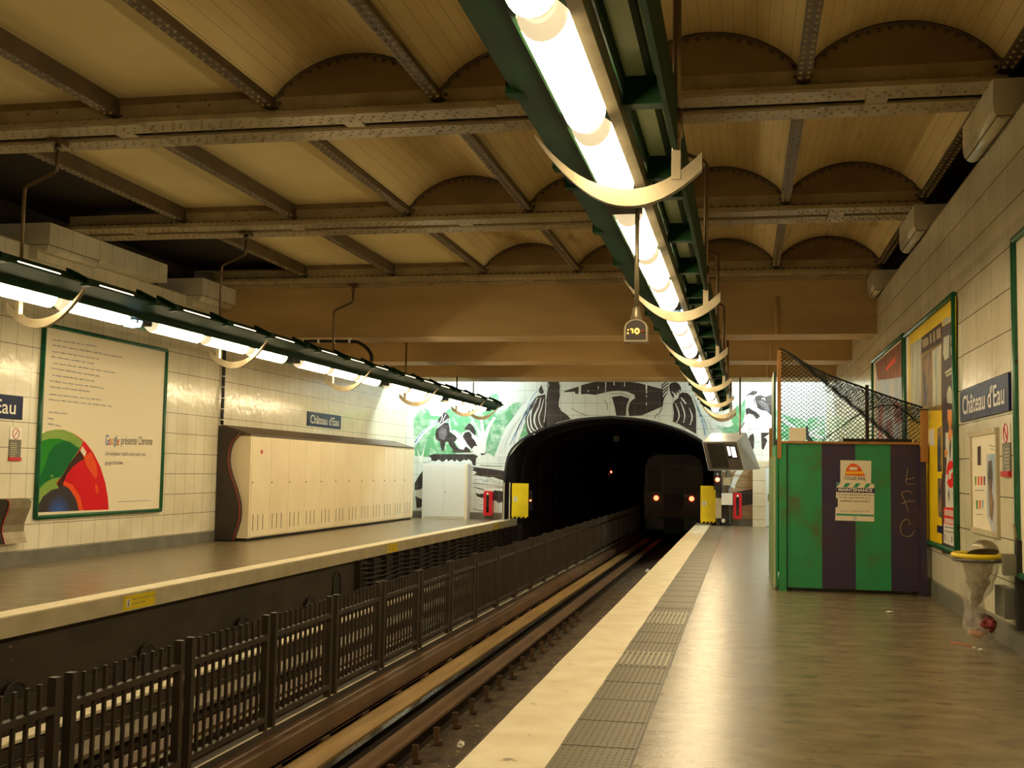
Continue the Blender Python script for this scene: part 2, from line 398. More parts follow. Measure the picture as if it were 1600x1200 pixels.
# ---- ceiling: jack arches between joists, flat slabs over the left platform
ZJ, RISE, ZG = 5.16, .44, 5.05
mb = MB()
def vault(x0, x1, ya, yb, mat, k=14):
    pts = []
    for i in range(k+1):
        t = i/k; pts.append((x0+(x1-x0)*t, ZJ+.10+RISE*(1-(2*t-1)**2)**.8))
    for a, b in zip(pts[:-1], pts[1:]):
        mb.add([(a[0],ya,a[1]),(b[0],ya,b[1]),(b[0],yb,b[1]),(a[0],yb,a[1])], [(0,1,2,3)], mat, True)
for i in range(4): vault(JX[i], JX[i+1], Y0, 21.2, m_vault)
mb.box(JX[6], JX[4], Y0, 21.2, ZJ+.2, ZJ+.35, m_flat)
mb.box(XL-.9, JX[6], Y0, 21.2, 5.45, 5.6, m_gapshade); mb.box(JX[0], XR+.9, Y0, 21.2, 5.45, 5.6, m_gapshade)  # strips over the wall recesses, shade painted into their colour
mb.box(XL-.3, XR+.3, 22.05, YE+.1, 4.75, 4.9, m_conc)
struct(mb, 'ceiling')
# joists
for i, x in enumerate(JX):
    mb = MB()
    mb.box(x-.012, x+.012, Y0, 21.2, ZJ+.01, ZJ+.3, m_joist)
    mb.box(x-.065, x+.065, Y0, 21.2, ZJ-.012, ZJ+.012, m_joist)
    mb.box(x-.03, x+.03, Y0, 21.2, ZJ+.012, ZJ+.05, m_joist)
    yy = 3.0
    while yy < 21.1:
        if min(abs(yy-g) for g in GIR) > .46:
            for s in (-1, 1): mb.rivet((x+s*.035, yy, ZJ-.012), (0,0,-1), .018, m_gird)
        yy += .13
    struct(mb, 'ceiling_joist')
# girders: twin riveted flanges under web plates with arched tympana
def girder():
    mb = MB(); hw = .44
    xa, xb = XL+.20, XR-.03
    for s in (-1, 1):
        y0, y1 = (-hw, -.075) if s < 0 else (.075, hw)
        mb.box(xa, xb, y0, y1, ZG, ZG+.025, m_gird)
        mb.box(xa, xb, y0+.0 if s < 0 else y1-.05, (y0+.05) if s < 0 else y1, ZG+.0251, ZG+.05, m_gird)
        yw = s*(hw-.13)
        mb.box(xa, xb, yw-.012, yw+.012, ZG+.025, ZJ+.12, m_gird)          # web
        mb.box(xa, xb, yw-.03 if s < 0 else yw, yw if s < 0 else yw+.03, ZG+.025, ZG+.10, m_gird)
        for q in range(int((xb-xa)/.11)):
            x = xa+.06+q*.11
            rows = ((.10, 0), (.20, .055)) if q % 3 else ((.05, 0), (.14, 0), (.22, .055), (.30, 0))
            for (o, d) in rows: mb.rivet((x+d, s*(.075+o), ZG), (0,0,-1), .021, m_gird)
            if s < 0: mb.rivet((x, yw-.03, ZG+.075), (0,-1,0), .02, m_joist)
        # cover plates
        for (ca, cb) in ((-8.3,-6.2), (-4.9,-2.4), (-1.3,.7)):
            mb.box(ca, cb, y0+.03, y1-.02, ZG-.008, ZG, m_gird)
    mb.box(xa, xb, -.075, .075, ZG+.2, ZG+.21, m_gapshade)  # dark plate paints the shade inside the gap between the flanges
    for q in range(5): mb.box(xa+.9+q*2.6, xa+1.1+q*2.6, -.075, .075, ZG+.004, ZG+.02, m_gird)   # tie plates
    # tympana on the camera side and on the far side
    for s in (-1, 1):
        yw = s*(hw-.13)
        for i in range(4):
            x1, x0 = JX[i], JX[i+1]; k = 18
            pts = [(x0+(x1-x0)*j/k, ZJ+.10+RISE*(1-(2*j/k-1)**2)**.8) for j in range(k+1)]
            poly = [(x0, ZG+.1)]+pts+[(x1, ZG+.1)]
            mb.ext([(x, yw-.01, z) for x, z in poly], (0,.02,0), m_tymp)
            if s < 0:
                mb.tube([(x, yw-.015, z-.02) for x, z in pts], .018, m_joist, 5)
                for j in range(1, k, 1): mb.rivet((pts[j][0], yw-.012, pts[j][1]-.06), (0,-1,0), .022, m_joist)
                for ex in (x0+.07, x1-.07):
                    for ez in (.17, .25): mb.rivet((ex, yw-.012, ZG+ez), (0,-1,0), .022, m_joist)
        for i in (4, 5):
            x1, x0 = JX[i], JX[i+1]
            mb.box(x0, x1, yw-.01, yw+.01, ZG+.1, ZJ+.22, m_tymp)
            if s < 0:
                for (dx, dz) in ((.7,.12),(.76,.17),(.95,.17),(1.0,.17),(1.05,.12),(1.2,.17)): mb.rivet((x0+dx, yw-.012, ZG+.1+dz-.03), (0,-1,0), .014, m_joist)
        for x in JX:
            mb.box(x-.03, x+.03, yw-.045 if s < 0 else yw, yw if s < 0 else yw+.045, ZG+.05, ZJ+.14, m_joist)
    return mb
g0 = girder().build('ceiling_girder'); g0['kind'] = 'structure'; g0.location = (0, GIR[0], 0)
for y in GIR[1:]:
    g = g0.copy(); COL.objects.link(g); g.location = (0, y, 0)
g0.location = (0, GIR[0], 0)
# concrete beams beyond the girders
for (ya, yb, zt) in ((21.2, 22.1, 5.7), (26.1, 27.1, 4.8), (30.6, 32.2, 4.8)):
    mb = MB(); mb.box(XL-.1, XR+.1, ya, yb, 4.065, zt, m_conc); mb.box(XL-.1, XR+.1, ya+.003, yb, 4.06, 4.0655, m_conclip)
    struct(mb, 'ceiling_beam')
mb = MB()
for y in (21.17, 26.07, 30.57): mb.tube([(.56, y, 4.07), (.56, y, 4.75)], .035, m_conc, 8)
struct(mb, 'trim_beam_pipe')
# corbels carrying the girders
for y in GIR:
    mb = MB(); xi = 2.16; ya, yb = y-.5, min(y+.95, 21.19)
    mb.box(xi, XR+.6, ya, yb, 4.80, 5.05, m_wallR)
    mb.ext([(xi+.09+.09*math.cos(t), ya, 4.80-.12*math.sin(t)) for t in [math.pi*k/10 for k in range(11)]], (0, yb-ya, 0), m_wallR, True)
    mb.box(xi+.18, XR+.6, ya, yb, 4.70, 4.80, m_wallR); struct(mb, 'wall_corbel')
    mb = MB(); xi = -10.05; ya, yb = y-1.0, min(y+2.5, 21.19)
    mb.box(XL-.6, xi, ya, yb, 4.72, 5.04, m_wallL)
    mb.ext([(xi-.10+.09*math.cos(t), ya, 4.72-.12*math.sin(t)) for t in [math.pi*k/10 for k in range(11)]], (0, min(1.35, yb-ya), 0), m_wallL, True)
    mb.box(XL, xi-.19, ya, ya+1.2, 4.50, 4.72, m_wallL); struct(mb, 'wall_corbel')

# pillar of tiles and pale door at the right end of the end wall
mb = MB(); mb.box(.23, .60, 33.95, YE, 0, 1.91, m_wallR); mb.box(.60, 1.6, 34.0, YE, 1.75, 1.91, m_wallR); mb.box(1.45, 1.6, 34.0, YE, 0, 1.75, m_wallR); struct(mb, 'wall_end_pillar')
mb = MB(); mb.box(.60, 1.45, 34.02, 34.08, .02, 1.75, m_cabw); mb.box(.66, .70, 33.99, 34.02, .75, .95, m_steel); struct(mb, 'door_1')

# ================================================================ MURAL
mur = empty('tile_mural', (-4.0, YE-.004, 0)); tag(mur, 'black, white and green painted tile mural of fountain lions and water around the tunnel mouth', 'mural')
def layer(name, polys, mat, k):
    mb = MB(); Y = YE-.0035-.0012*k
    for p in polys: mb.poly([at(x, y, 1, Y) for x, y in p], mat)
    return mb.build(name, mur)
G1 = [(646,655),(655,643),(662,636),(668,640),(674,650),(690,650),(700,640),(704,634),(712,640),(735,650),(755,645),(760,625),(768,617),(776,614),(780,620),(778,640),(790,640),(800,632),(804,630),(812,628),(815,632),(810,640),(800,655),(790,668),(785,680),(780,695),(773,715),(764,708),(740,706),(690,712),(678,710),(668,714),(648,712)]
G2 = [(821,645),(822,665),(826,680),(812,694),(806,700),(805,690),(812,662)]
G3 = [(1118,664),(1126,672),(1130,678),(1150,678),(1160,662),(1165,642),(1164,622),(1158,634),(1152,633),(1146,642),(1141,650),(1146,664),(1138,668)]
G4 = [(1212,640),(1226,648),(1250,655),(1288,650),(1290,700),(1212,700)]
layer('green_foliage', [G1, G2, G3, G4], m_endgreen, 0)
def rb(pts, wd, k=4):
    s = smooth_line(pts, k)
    if isinstance(wd, (list, tuple)):
        W = [wd[min(int(i/k), len(wd)-2)]*(1-(i % k)/k)+wd[min(int(i/k)+1, len(wd)-1)]*((i % k)/k) for i in range(len(s))]
    else: W = wd
    return ribbon(s, W)
white1 = [[(738,655),(744,668),(749,690),(752,712),(758,712),(760,690),(766,668),(775,652),(771,651),(762,665),(757,676),(754,654),(750,654),(752,676)],
          [(651,700),(655,718),(657,726),(660,720),(664,695),(660,708),(657,714)], rb([(648,694),(660,677),(672,668),(684,657)], [7,6,5,3]),
          [(772,714),(790,668),(815,636),(835,612),(842,606),(842,612),(820,660),(806,700),(797,712)],
          [(720,690),(722,676),(734,672),(746,682),(756,700),(760,710),(748,712)], [(1160,664),(1150,678),(1170,678),(1168,646)],
          rb([(1222,654),(1240,668),(1262,678),(1286,684)], 5), rb([(1230,690),(1256,680),(1284,668)], 3)]
layer('white_trunks_and_water', white1, m_endwhite, 1)
tan = [[(1129,738),(1176,732),(1176,818),(1129,818)]]
layer('tan_basin', tan, m_endtan, 1)
blk = [
 [(700,661),(703,669),(702,675),(712,681),(716,688),(709,690),(713,698),(720,702),(726,698),(730,699),(735,704),(738,707),(706,707),(708,703),(703,697),(700,690),(696,691),(694,703),(691,706),(688,697),(687,690),(681,686),(680,678),(683,668),(690,663),(696,660)],
 [(685,655),(689,650),(694,644),(699,646),(702,651),(703,658),(698,657),(693,661),(687,662),(684,659)],
 [(723,682),(726,676),(733,674),(737,679),(737,683),(743,690),(747,697),(741,697),(737,702),(731,695),(727,690)],
 [(725,671),(729,665),(734,661),(739,665),(743,673),(743,681),(738,677),(733,672)],
 [(669,712),(678,709.5),(740,709.5),(747,713),(744,716),(743,727),(739,727),(737,721),(732,717),(729,720),(725,718),(719,722),(713,718),(711,722),(706,718),(700,721),(698,717),(692,722),(685,718),(681,721),(676,720),(666,722),(662,727),(661,740),(663,748),(662,762),(655,765),(648,766),(648,755),(654,744),(661,735),(662,724),(668,721),(674,720),(674,716)],
 [(649,775),(661,781),(659,786),(660,791),(656,793),(651,794)],
 [(735,729),(752,731),(770,733),(788,736),(788,751),(778,748),(770,745),(764,746),(757,744),(750,744),(745,742),(740,743),(745,738),(737,734),(741,732)],
 [(772,766),(788,768),(788,786),(784,784),(779,786),(774,782),(770,783),(766,779)],
 [(743,770),(749,772),(756,771),(757,778),(752,778),(745,775)], [(739,760),(750,763),(757,765),(757,766.5),(745,763)],
 [(757,771),(766,772),(771,777),(771,768)],
 rb([(750,727),(765,728),(786,728.5)], .7), rb([(738,795),(748,797),(758,799)], .8), rb([(738,755),(760,757),(787,761)], .6),
 [(859,595),(873,595),(875,604),(874,612),(875,617),(873,628),(873,635),(877,642),(886,648),(892,655),(872,660),(851,669),(852,650),(853,628),(856,606)],
 [(838,620),(845,617),(852,616),(853,668),(845,672),(838,675),(826,681),(823,672),(820.5,656),(822,645),(827,634),(832,627)],
 [(843,607),(846,601),(848,608),(850,613),(847,616),(843,614),(842,611)], [(853,604),(856,596),(859,597),(856,606)],
 [(880,613),(884,610),(904,604),(904,616),(899,615),(898,612),(890,612.5)],
 [(908,602),(925,597.5),(945,595),(975,595),(1000,599),(1035,608),(1036,632),(1033,636),(1003,649),(983,650.5),(981.5,640),(984,629),(988,625),(992.5,622),(991.5,617),(980,612),(965,610.3),(950,612),(930,617),(917,615.5),(908,616)],
 [(956,620),(970,618.3),(983.5,622.5),(979,634),(978,650),(963,650),(960,634)],
 rb([(892,637),(905,645),(920,649.5)], .8), rb([(944,625),(948,631),(949.5,640)], .8), rb([(954,616),(970,615),(986,620)], .7),
 rb([(1034,637),(1031,645),(1026,648),(1022,654)], 1),
 rb([(1035,602),(1039,598),(1045,595)], 1.6), rb([(1035,606),(1041,601),(1045,599)], 1.8), rb([(1035,611),(1040,607),(1045,604)], 1.8), rb([(1035,617),(1040,611),(1044,608)], 1.8), rb([(1035,628),(1038,620),(1043,614)], [2,2,1]), rb([(1034.5,600),(1034.7,620),(1034.8,636)], 1.2),
 [(1046,601),(1050,598),(1056,597),(1061,600),(1064,605),(1064,611),(1060,609),(1062,615),(1057,612),(1058,618),(1053,613),(1053,623),(1049,618),(1046,608)],
 [(1051,632),(1054,626),(1060,622),(1061,616),(1066,613),(1074,614),(1080,620),(1083,628),(1087,640),(1088,655),(1088,678),(1070,668),(1060,662),(1051.5,659),(1053,645)],
 [(1165,620),(1168,616),(1173,613),(1176,610),(1183,611),(1183,615),(1177,618),(1170,617)], [(1165,639),(1170,637),(1176,641),(1184,645),(1188,651),(1182,655),(1177,648),(1170,646),(1166,649)],
 [(1177,624),(1181,619),(1188,617),(1196,620),(1206,616),(1206,650),(1198,642),(1190,641),(1183,637),(1179,631)],
 [(1169,686),(1172,680),(1177,677),(1178.5,684),(1178,700),(1174,706),(1168,712),(1162,714),(1171,702),(1171,692)], [(1189,676),(1203,676),(1196,684),(1199,688),(1193,703),(1190,701)],
 rb([(1152,676),(1158,668),(1163,660)], 1.6), rb([(1146,727),(1160,728),(1176,724)], 1), rb([(1150,733),(1164,735),(1176,731)], 1),
 [(1142,770),(1176,764),(1176,788),(1160,790),(1142,788)], rb([(1150,760),(1160,762),(1174,762)], .8),
 [(1225,694),(1216,680),(1212,690),(1214,700),(1228,700)], [(1256,672),(1262,664),(1264,680),(1272,690),(1264,696)],
]
layer('black_figures', blk, m_endblack, 2)
wh2 = [rb([(837,625),(831,638),(826,648),(824,656),(826,668),(832,677),(836,678)], [1,1.6,1.6,2,2,3,1.5], 3), rb([(840,621),(835,630),(830,643),(829,655),(831,668),(837,674)], [1,2.5,2,2,2.5,1], 3), rb([(845,621),(842,635),(836,648),(835,660),(840,671)], [1,1.8,2.6,2.6,1], 3),
 rb([(850,623),(846,638),(842,650),(843,660),(847,668)], [.8,1.6,1.6,1.4,1], 3), rb([(853,628),(852,645),(850,660)], [1.2,1.2,1], 3), rb([(841,603),(840,612),(843,617),(850,615),(853,606),(856,598)], 1.2, 3),
 rb([(858,600),(854,610),(853,616)], .8, 3), rb([(691,648),(690,656),(684,664)], 1.2, 3), rb([(697,647),(693,655),(692,661)], .9, 3), rb([(701,654),(696,658),(690,663),(683,669)], 1.3, 3), rb([(702,655),(703,665),(704,674)], 1.6, 3),
 [(702,673),(712,672),(720,679),(728,690),(736,706),(739,707),(731,700),(728,697),(724,703),(717,701),(711,691),(713,686),(716,688),(711,680)],
 [(738,680),(745,684),(752,690),(758,705),(757,709),(747,708),(738,704),(739,699),(746,697),(741,687)],
 rb([(905,602),(905,609),(904,616)], 1.2, 2), rb([(946.5,595),(946.5,602),(946,612)], [1.8,1.4,.4], 2), rb([(1010,600),(1010,607),(1010,614)], [3,2.4,.4], 2), rb([(959.5,595),(959.5,602)], [2,.6], 2), rb([(976,595),(976,604)], [1.6,.5], 2),
 [(934,605),(935,603),(936,606),(935,608)], [(1009,619),(1010,617),(1011,619),(1010,621)], [(1009,631),(1010,628),(1011,631),(1010,634)], [(1064,600)]*0 or [(918,611),(919,609),(920,611),(919,613)],
 rb([(1055,630),(1060,642),(1061,652),(1057,660)], [.8,2,2,.6], 3), rb([(1063,627),(1068,640),(1070,650),(1068,660)], [.8,2,2,.6], 3), rb([(1077,637),(1081,648),(1081,656),(1078,664)], [.6,2,2,.6], 3), rb([(1064,621),(1068,626),(1072,631)], [1.4,2.4,1.4], 3), rb([(1050,612),(1055,617),(1058,619)], [1,2,.6], 3),
 rb([(1183,636),(1180,628),(1179,622)], [1,1.4,.6], 3), rb([(1190,624),(1194,622),(1195,626)], [1,1.6,1], 3), rb([(1178,640),(1188,648),(1194,655)], [1,2.4,1], 3), rb([(1194,684),(1200,680),(1204,676)], 1, 3),
 rb([(1178,706),(1166,722),(1152,742),(1144,762)], [7,8,9,5], 3), rb([(1150,718),(1162,719)], 2.5, 2), rb([(1153,723),(1166,723)], 2, 2)]
layer('white_brush_lines', wh2, m_endwhite, 3)
bl = [rb([(843,607),(833,618),(826,632),(820,648),(812,664),(803,682),(797,695)], [1,1.5,1.5,2,2,2,.5], 3), rb([(835,624),(824,640),(816,655),(808,672),(803,694)], [.6,1.2,1.5,1.5,.5], 3), rb([(828,636),(817,660),(811,672)], 1.2, 3),
 rb([(1083,617),(1091,638),(1098,660),(1102,680)], [1,2.6,3,2], 3), rb([(1090,640),(1100,655),(1106,676)], [.6,1.4,1], 3), rb([(648,692),(656,680),(666,671),(684,658)], [3,2,2,.8], 3), rb([(648,700),(654,690),(662,682)], [1,1.4,.5], 3),
 rb([(740,787),(746,785),(750,789),(756,788)], .8, 3), rb([(742,750),(750,748),(757,752),(766,748),(776,754),(784,752)], .8, 3)]
layer('blue_water_strokes', bl, m_endblue, 3)
gr = [rb([(822,642),(806,664),(792,690),(788,708)], .35, 3), rb([(812,652),(796,678),(784,708)], .35, 3), rb([(805,660),(786,690),(780,710)], .35, 3), rb([(1105,655),(1112,670),(1116,678)], .5, 3), rb([(743,752),(752,756),(764,751),(775,757),(786,755)], .5, 3), rb([(741,758),(760,760),(786,762)], .4, 3)]
layer('grey_water_lines', gr, m_endgrey, 3)
layer('silver_highlights', [[(685,672),(690,667),(697,670),(699,678),(694,688),(686,684)], [(1182,626),(1190,626),(1200,632),(1203,644),(1192,638)]], m_endlight, 3)

# ================================================================ LUMINAIRES
def lum(name, label, sx, y_start, first_arc, y_end, first_lamp, blues):
    """sx maps the right-hand section to either platform"""
    X = (lambda x: x) if sx > 0 else (lambda x: -8.16-x)
    root = empty(name, (X(-.78), first_arc, 3.3)); tag(root, label, 'ceiling light')
    ya, yb = y_start, y_end
    def prof(pts, mat, nm, y0=ya, y1=yb):
        b = MB(); b.ext([(X(x), y0, z) for x, z in pts], (0, y1-y0, 0), mat); return b.build(nm, root)
    prof([(-1.17,3.44),(-1.165,3.46),(-.92,3.36),(-.90,3.34)], m_green, 'wing')
    prof([(-.92,3.33),(-.90,3.33),(-.90,3.56),(-.92,3.56)], m_green, 'side_plate')
    prof([(-1.17,3.44),(-1.14,3.44),(-.93,3.56),(-.93,3.58)], m_green, 'wing_cover')
    prof([(-.92,3.55),(-.38,3.55),(-.38,3.57),(-.92,3.57)], m_green, 'top_plate')
    prof([(-.665,3.27),(-.61,3.29),(-.61,3.40),(-.665,3.40)], m_steel, 'lamp_rail')
    prof([(-.60,3.40),(-.585,3.40),(-.585,3.55),(-.60,3.55)], m_green, 'inner_rib')
    prof([(-.475,3.44),(-.445,3.44),(-.445,3.475),(-.475,3.475)], m_green, 'middle_rib')
    prof([(-.39,3.27),(-.365,3.27),(-.365,3.57),(-.39,3.57)], m_green, 'outer_rib')  # lower edge extended down to keep tube light off the upper wall
    prof([(-.585,3.475),(-.39,3.475),(-.39,3.480),(-.585,3.480)], m_greenp, 'reflector_panel')
    prof([(-.905,3.28),(-.885,3.28),(-.885,3.36),(-.905,3.36)], m_green, 'lamp_edge')
    # cross plates
    base = None; y = first_lamp-4.87*2
    k = 0
    while y+.0 < yb:
        for dy in (-.08, 1.38, 2.84, 4.30):
            yy = y+dy
            if ya+.1 < yy < yb-.05:
                if base is None:
                    b = MB(); b.ext([(X(x), yy, z) for x, z in ((-.60,3.33),(-.375,3.33),(-.375,3.55),(-.60,3.55))], (0,.09,0), m_green)
                    base = b.build('cross_plate', root); b = MB()
                    b.ext([(X(x), yy, z) for x, z in ((-1.20,3.42),(-1.20,3.49),(-.93,3.62),(-.93,3.40))], (0,.10,0), m_green)
                    tab = b.build('wing_bracket', root); b0 = yy
                else:
                    for bb_ in (base, tab):
                        c = bb_.copy(); COL.objects.link(c); c.location = Vector(bb_.location)+Vector((0, yy-b0, 0))
        y += 4.87; k += 1
    # tubes
    tub = None; y = first_lamp-4.87*2
    while y < yb:
        for j in range(3):
            a = y+1.46*j; b_ = a+1.42
            if b_ > yb-.05 or a < ya: continue
            if tub is None:
                q = MB(); cx = X(-.78); sec = [(cx+.105*math.cos(t), 3.30-.125*math.sin(t)) for t in [math.pi*i/10 for i in range(11)]]
                n_ = len(sec)
                for i in range(n_-1):
                    (x0, z0), (x1, z1) = sec[i], sec[i+1]
                    q.add([(x0,a+.10,z0),(x1,a+.10,z1),(x1,b_-.10,z1),(x0,b_-.10,z0)], [(0,1,2,3)], m_lamp, True)
                q.add([(cx-.105,a+.1,3.30),(cx+.105,a+.1,3.30),(cx+.105,b_-.1,3.30),(cx-.105,b_-.1,3.30)], [(0,1,2,3)], m_lampend)
                tub = q.build('lamp_tube', root); t0 = a; tub['label'] = 'glowing diffuser'
                for (c0, c1, f0, f1) in ((a, a+.10, .72, 1), (b_-.10, b_, 1, .72)):
                    q = MB()
                    for i in range(n_-1):
                        (x0, z0), (x1, z1) = sec[i], sec[i+1]
                        S_ = lambda x, z, f: (cx+(x-cx)*f, 3.30+(z-3.30)*f)
                        A, B, C, D = S_(x0,z0,f0), S_(x1,z1,f0), S_(x1,z1,f1), S_(x0,z0,f1)
                        q.add([(A[0],c0,A[1]),(B[0],c0,B[1]),(C[0],c1,C[1]),(D[0],c1,D[1])], [(0,1,2,3)], m_lampend, True)
                    yy = c0 if f0 < 1 else c1
                    q.poly([(cx+(x-cx)*.72, yy, 3.30+(z-3.30)*.72) for x, z in sec], m_lampend)
                    q.build('lamp_end', tub)
            else:
                copy_tree2(tub, a-t0, root)
        y += 4.87
    # dark junction boxes between the lamp groups
    y = first_lamp-.47-4.87; jb = None
    while y < yb:
        if y > ya:
            if jb is None:
                b = MB(); b.box(X(-.89), X(-.67), y+.03, y+.38, 3.22, 3.54, m_black); jb = b.build('lamp_junction', root); j0 = y
            else:
                c = jb.copy(); COL.objects.link(c); c.location = Vector(jb.location)+Vector((0, y-j0, 0))
        y += 4.87
    for y in blues:
        b = MB(); b.lathe([(.02,-.06),(.10,-.045),(.12,0),(.12,.02)], (X(-.78), y, 3.235), m_blueglow, 16)
        o = b.build('emergency_lamp', root); o['label'] = 'round bluish white lamp'
    # slots of light along the upper edge
    b = MB()
    y = first_lamp-4.87
    while y < yb:
        for j in range(3):
            b.ext([(X(x), y+1.46*j+.25, z) for x, z in ((-1.150,3.462),(-1.132,3.473),(-1.137,3.481),(-1.155,3.470))], (0, .7, 0), m_slot)
        y += 4.87
    b.build('light_slot', root)
    # hangers
    arcs = [first_arc+4.85*k for k in range(6) if first_arc+4.85*k < yb]+[32.4]
    for i, y in enumerate(arcs):
        b = MB(); n_ = 18; up, lo = [], []
        for j in range(n_+1):
            t = j/n_; x = -1.16+.93*t
            z = 3.37-.27*math.sin(math.pi*min(1, t*.78+.02))-(.0 if t < .1 else 0)
            z = 3.38*(1-t)**2+2*2.74*t*(1-t)+3.20*t*t
            th = .02+.075*min(1, t*2.2)
            up.append((x, z+th*.5)); lo.append((x, z-th*.5))
        b.ext([(X(x), y-.03, z) for x, z in up+lo[::-1]], (0,.06,0), m_steel)
        b.box(X(-.345), X(-.395), y-.036, y+.036, 3.10, 3.26, m_steel)
        b.lathe([(.012,-.09),(.022,-.08),(.022,-.05),(.012,-.04)], (X(-.37), y, 3.13), m_steel, 10)
        hg = b.build('hanger_arc', root)
        b = MB(); x0 = X(-.37); s = 1 if sx > 0 else -1
        if y > 22.5 and y < 32.3: top = 4.06 if min(abs(y-26.6), abs(y-31.4)) < 1 else 4.75
        else: top = 4.75
        if y < 21.3 and not (sx > 0 and i == 0):
            xt = x0-s*.38
            pts = [(x0,y,3.12),(x0,y,4.44),(x0,y,4.50),(x0-s*.03,y,4.54),(xt+s*.03,y,4.68),(xt,y,4.71),(xt,y,4.77),(xt,y,5.06)]
            b.tube(pts, .022, m_rod, 8); b.box(xt-.06, xt+.06, y-.12, y+.12, 4.99, 5.05, m_rod); b.lathe([(.045,-.08),(.03,0)], (xt, y, 5.0), m_rod, 8)
        else:
            if y < 21.3: top = 5.05
            b.tube([(x0,y,3.12),(x0,y,top)], .024, m_rod, 8)
        b.lathe([(.034,0),(.034,.16)], (x0, y, 3.34), m_rod, 8)
        b.build('rod', hg)
    # end cap
    b = MB(); b.ext([(X(x), yb-.01, z) for x, z in ((-1.17,3.44),(-.93,3.58),(-.38,3.57),(-.365,3.40),(-.60,3.30),(-.90,3.28))], (0,.02,0), m_green); b.build('end_cap', root)
    return root
def copy_tree2(o, dy, root):
    c = o.copy(); COL.objects.link(c); c.location = Vector(o.location)+Vector((0, dy, 0))
    for ch in o.children:
        d = ch.copy(); COL.objects.link(d); d.parent = c; d.matrix_parent_inverse = ch.matrix_parent_inverse.copy()
    return c
lum('station_luminaire', 'long green hanging light trough running over the right platform edge', 1, -2.2, 6.2, 33.0, 7.59, [12.28])
lum('station_luminaire', 'long green hanging light trough running over the left platform', -1, 7.9, 11.05, 33.0, 8.2, [12.70])
# cool tubes behind the last concrete beam
for i, (x0, x1, lb) in enumerate(((-9.5, -7.9, 'white fluorescent tube behind the last beam, left corner'), (.5, 2.0, 'white fluorescent tube behind the last beam, right corner'))):
    mb = MB(); mb.box(x0-.05, x1+.05, 32.62, 32.78, 4.60, 4.75, m_whitee); o = empty('fluorescent_lamp', ((x0+x1)/2, 32.7, 4.6))
    mb.build('lamp_body', o); mb = MB(); mb.tube([(x0, 32.7, 4.53), (x1, 32.7, 4.53)], .045, m_cool, 10); mb.build('lamp_tube', o)
    tag(o, lb, 'lamp')

# ================================================================ TRACKS
def long_thing(name, label, cat, boxes, group=None, y0=Y0, y1=100):
    mb = MB()
    for (x0, x1, z0, z1, mt) in boxes: mb.box(x0, x1, y0, y1, z0, z1, mt)
    return tag(mb.build(name), label, cat, group)
long_thing('running_rail', 'polished dark steel rail of the near track, beside the tan rolling strip', 'rail', [(-3.53,-3.46,-1.09,-1.05,m_rail),(-3.505,-3.485,-1.2,-1.09,m_railside),(-3.56,-3.43,-1.22,-1.2,m_railside)])
long_thing('rolling_strip', 'worn tan steel rolling strip left of the near rail', 'track beam', [(-3.92,-3.64,-1.13,-1.10,m_roll),(-3.80,-3.76,-1.3,-1.13,m_railside),(-3.90,-3.66,-1.32,-1.3,m_railside)])
long_thing('inner_strip', 'brown steel strip on the platform side of the near rail', 'track beam', [(-3.36,-3.14,-1.12,-1.09,m_guard),(-3.27,-3.23,-1.35,-1.12,m_railside)])
long_thing('guide_beam', 'brown guide beam along the foot of the fence, near track', 'track beam', [(-4.22,-4.02,-.97,-.94,m_guard),(-4.05,-4.02,-1.12,-.97,m_guard),(-4.2,-4.02,-1.13,-1.10,m_guard)])
long_thing('fence_kerb', 'pale topped kerb under the fence between the tracks', 'kerb', [(-4.33,-4.22,-1.3,-.875,m_dark),(-4.24,-4.22,-.875,-.872,m_lip)])
long_thing('running_rail', 'dark rail of the far track seen through the fence', 'rail', [(-5.05,-4.98,-1.09,-1.05,m_rail),(-5.025,-5.005,-1.2,-1.09,m_railside),(-5.08,-4.95,-1.22,-1.2,m_railside)])
long_thing('rolling_strip', 'grey brown rolling strip in the middle of the far track', 'track beam', [(-6.08,-5.78,-1.14,-1.10,m_rollg),(-5.95,-5.9,-1.3,-1.14,m_railside)])
long_thing('guide_beam', 'bright cream guide beam of the far track by the left platform', 'track beam', [(-6.84,-6.66,-1.12,-1.09,m_white),(-6.76,-6.72,-1.3,-1.12,m_railside)])
long_thing('guide_beam', 'dark guide beam on the far side of the fence, far track', 'track beam', [(-4.62,-4.5,-.97,-.94,m_brown),(-4.53,-4.5,-1.12,-.97,m_brown)])
long_thing('far_track_strip', 'brown strip beside the far track rail', 'track beam', [(-5.5,-5.28,-1.16,-1.13,m_guard),(-5.4,-5.37,-1.3,-1.16,m_railside)])
# ledge of dirt under the near platform
mb = MB(); random.seed(11)
nx, ny = 12, 160
vs = []; 
for j in range(ny+1):
    for i in range(nx+1):
        x = -3.0+1.75*i/nx; y = Y0+45*j/ny
        h = ZB+.02+.20*max(0, min(1, (i-2)/2.0))+random.uniform(0,.05)
        vs.append((x, y, h))
mb.add(vs, [(j*(nx+1)+i, j*(nx+1)+i+1, (j+1)*(nx+1)+i+1, (j+1)*(nx+1)+i) for j in range(ny) for i in range(nx)], m_ballast, True)
tag(mb.build('ballast'), 'sooty ballast bank littered with scraps beside the near platform foot', 'ballast', kind='stuff')
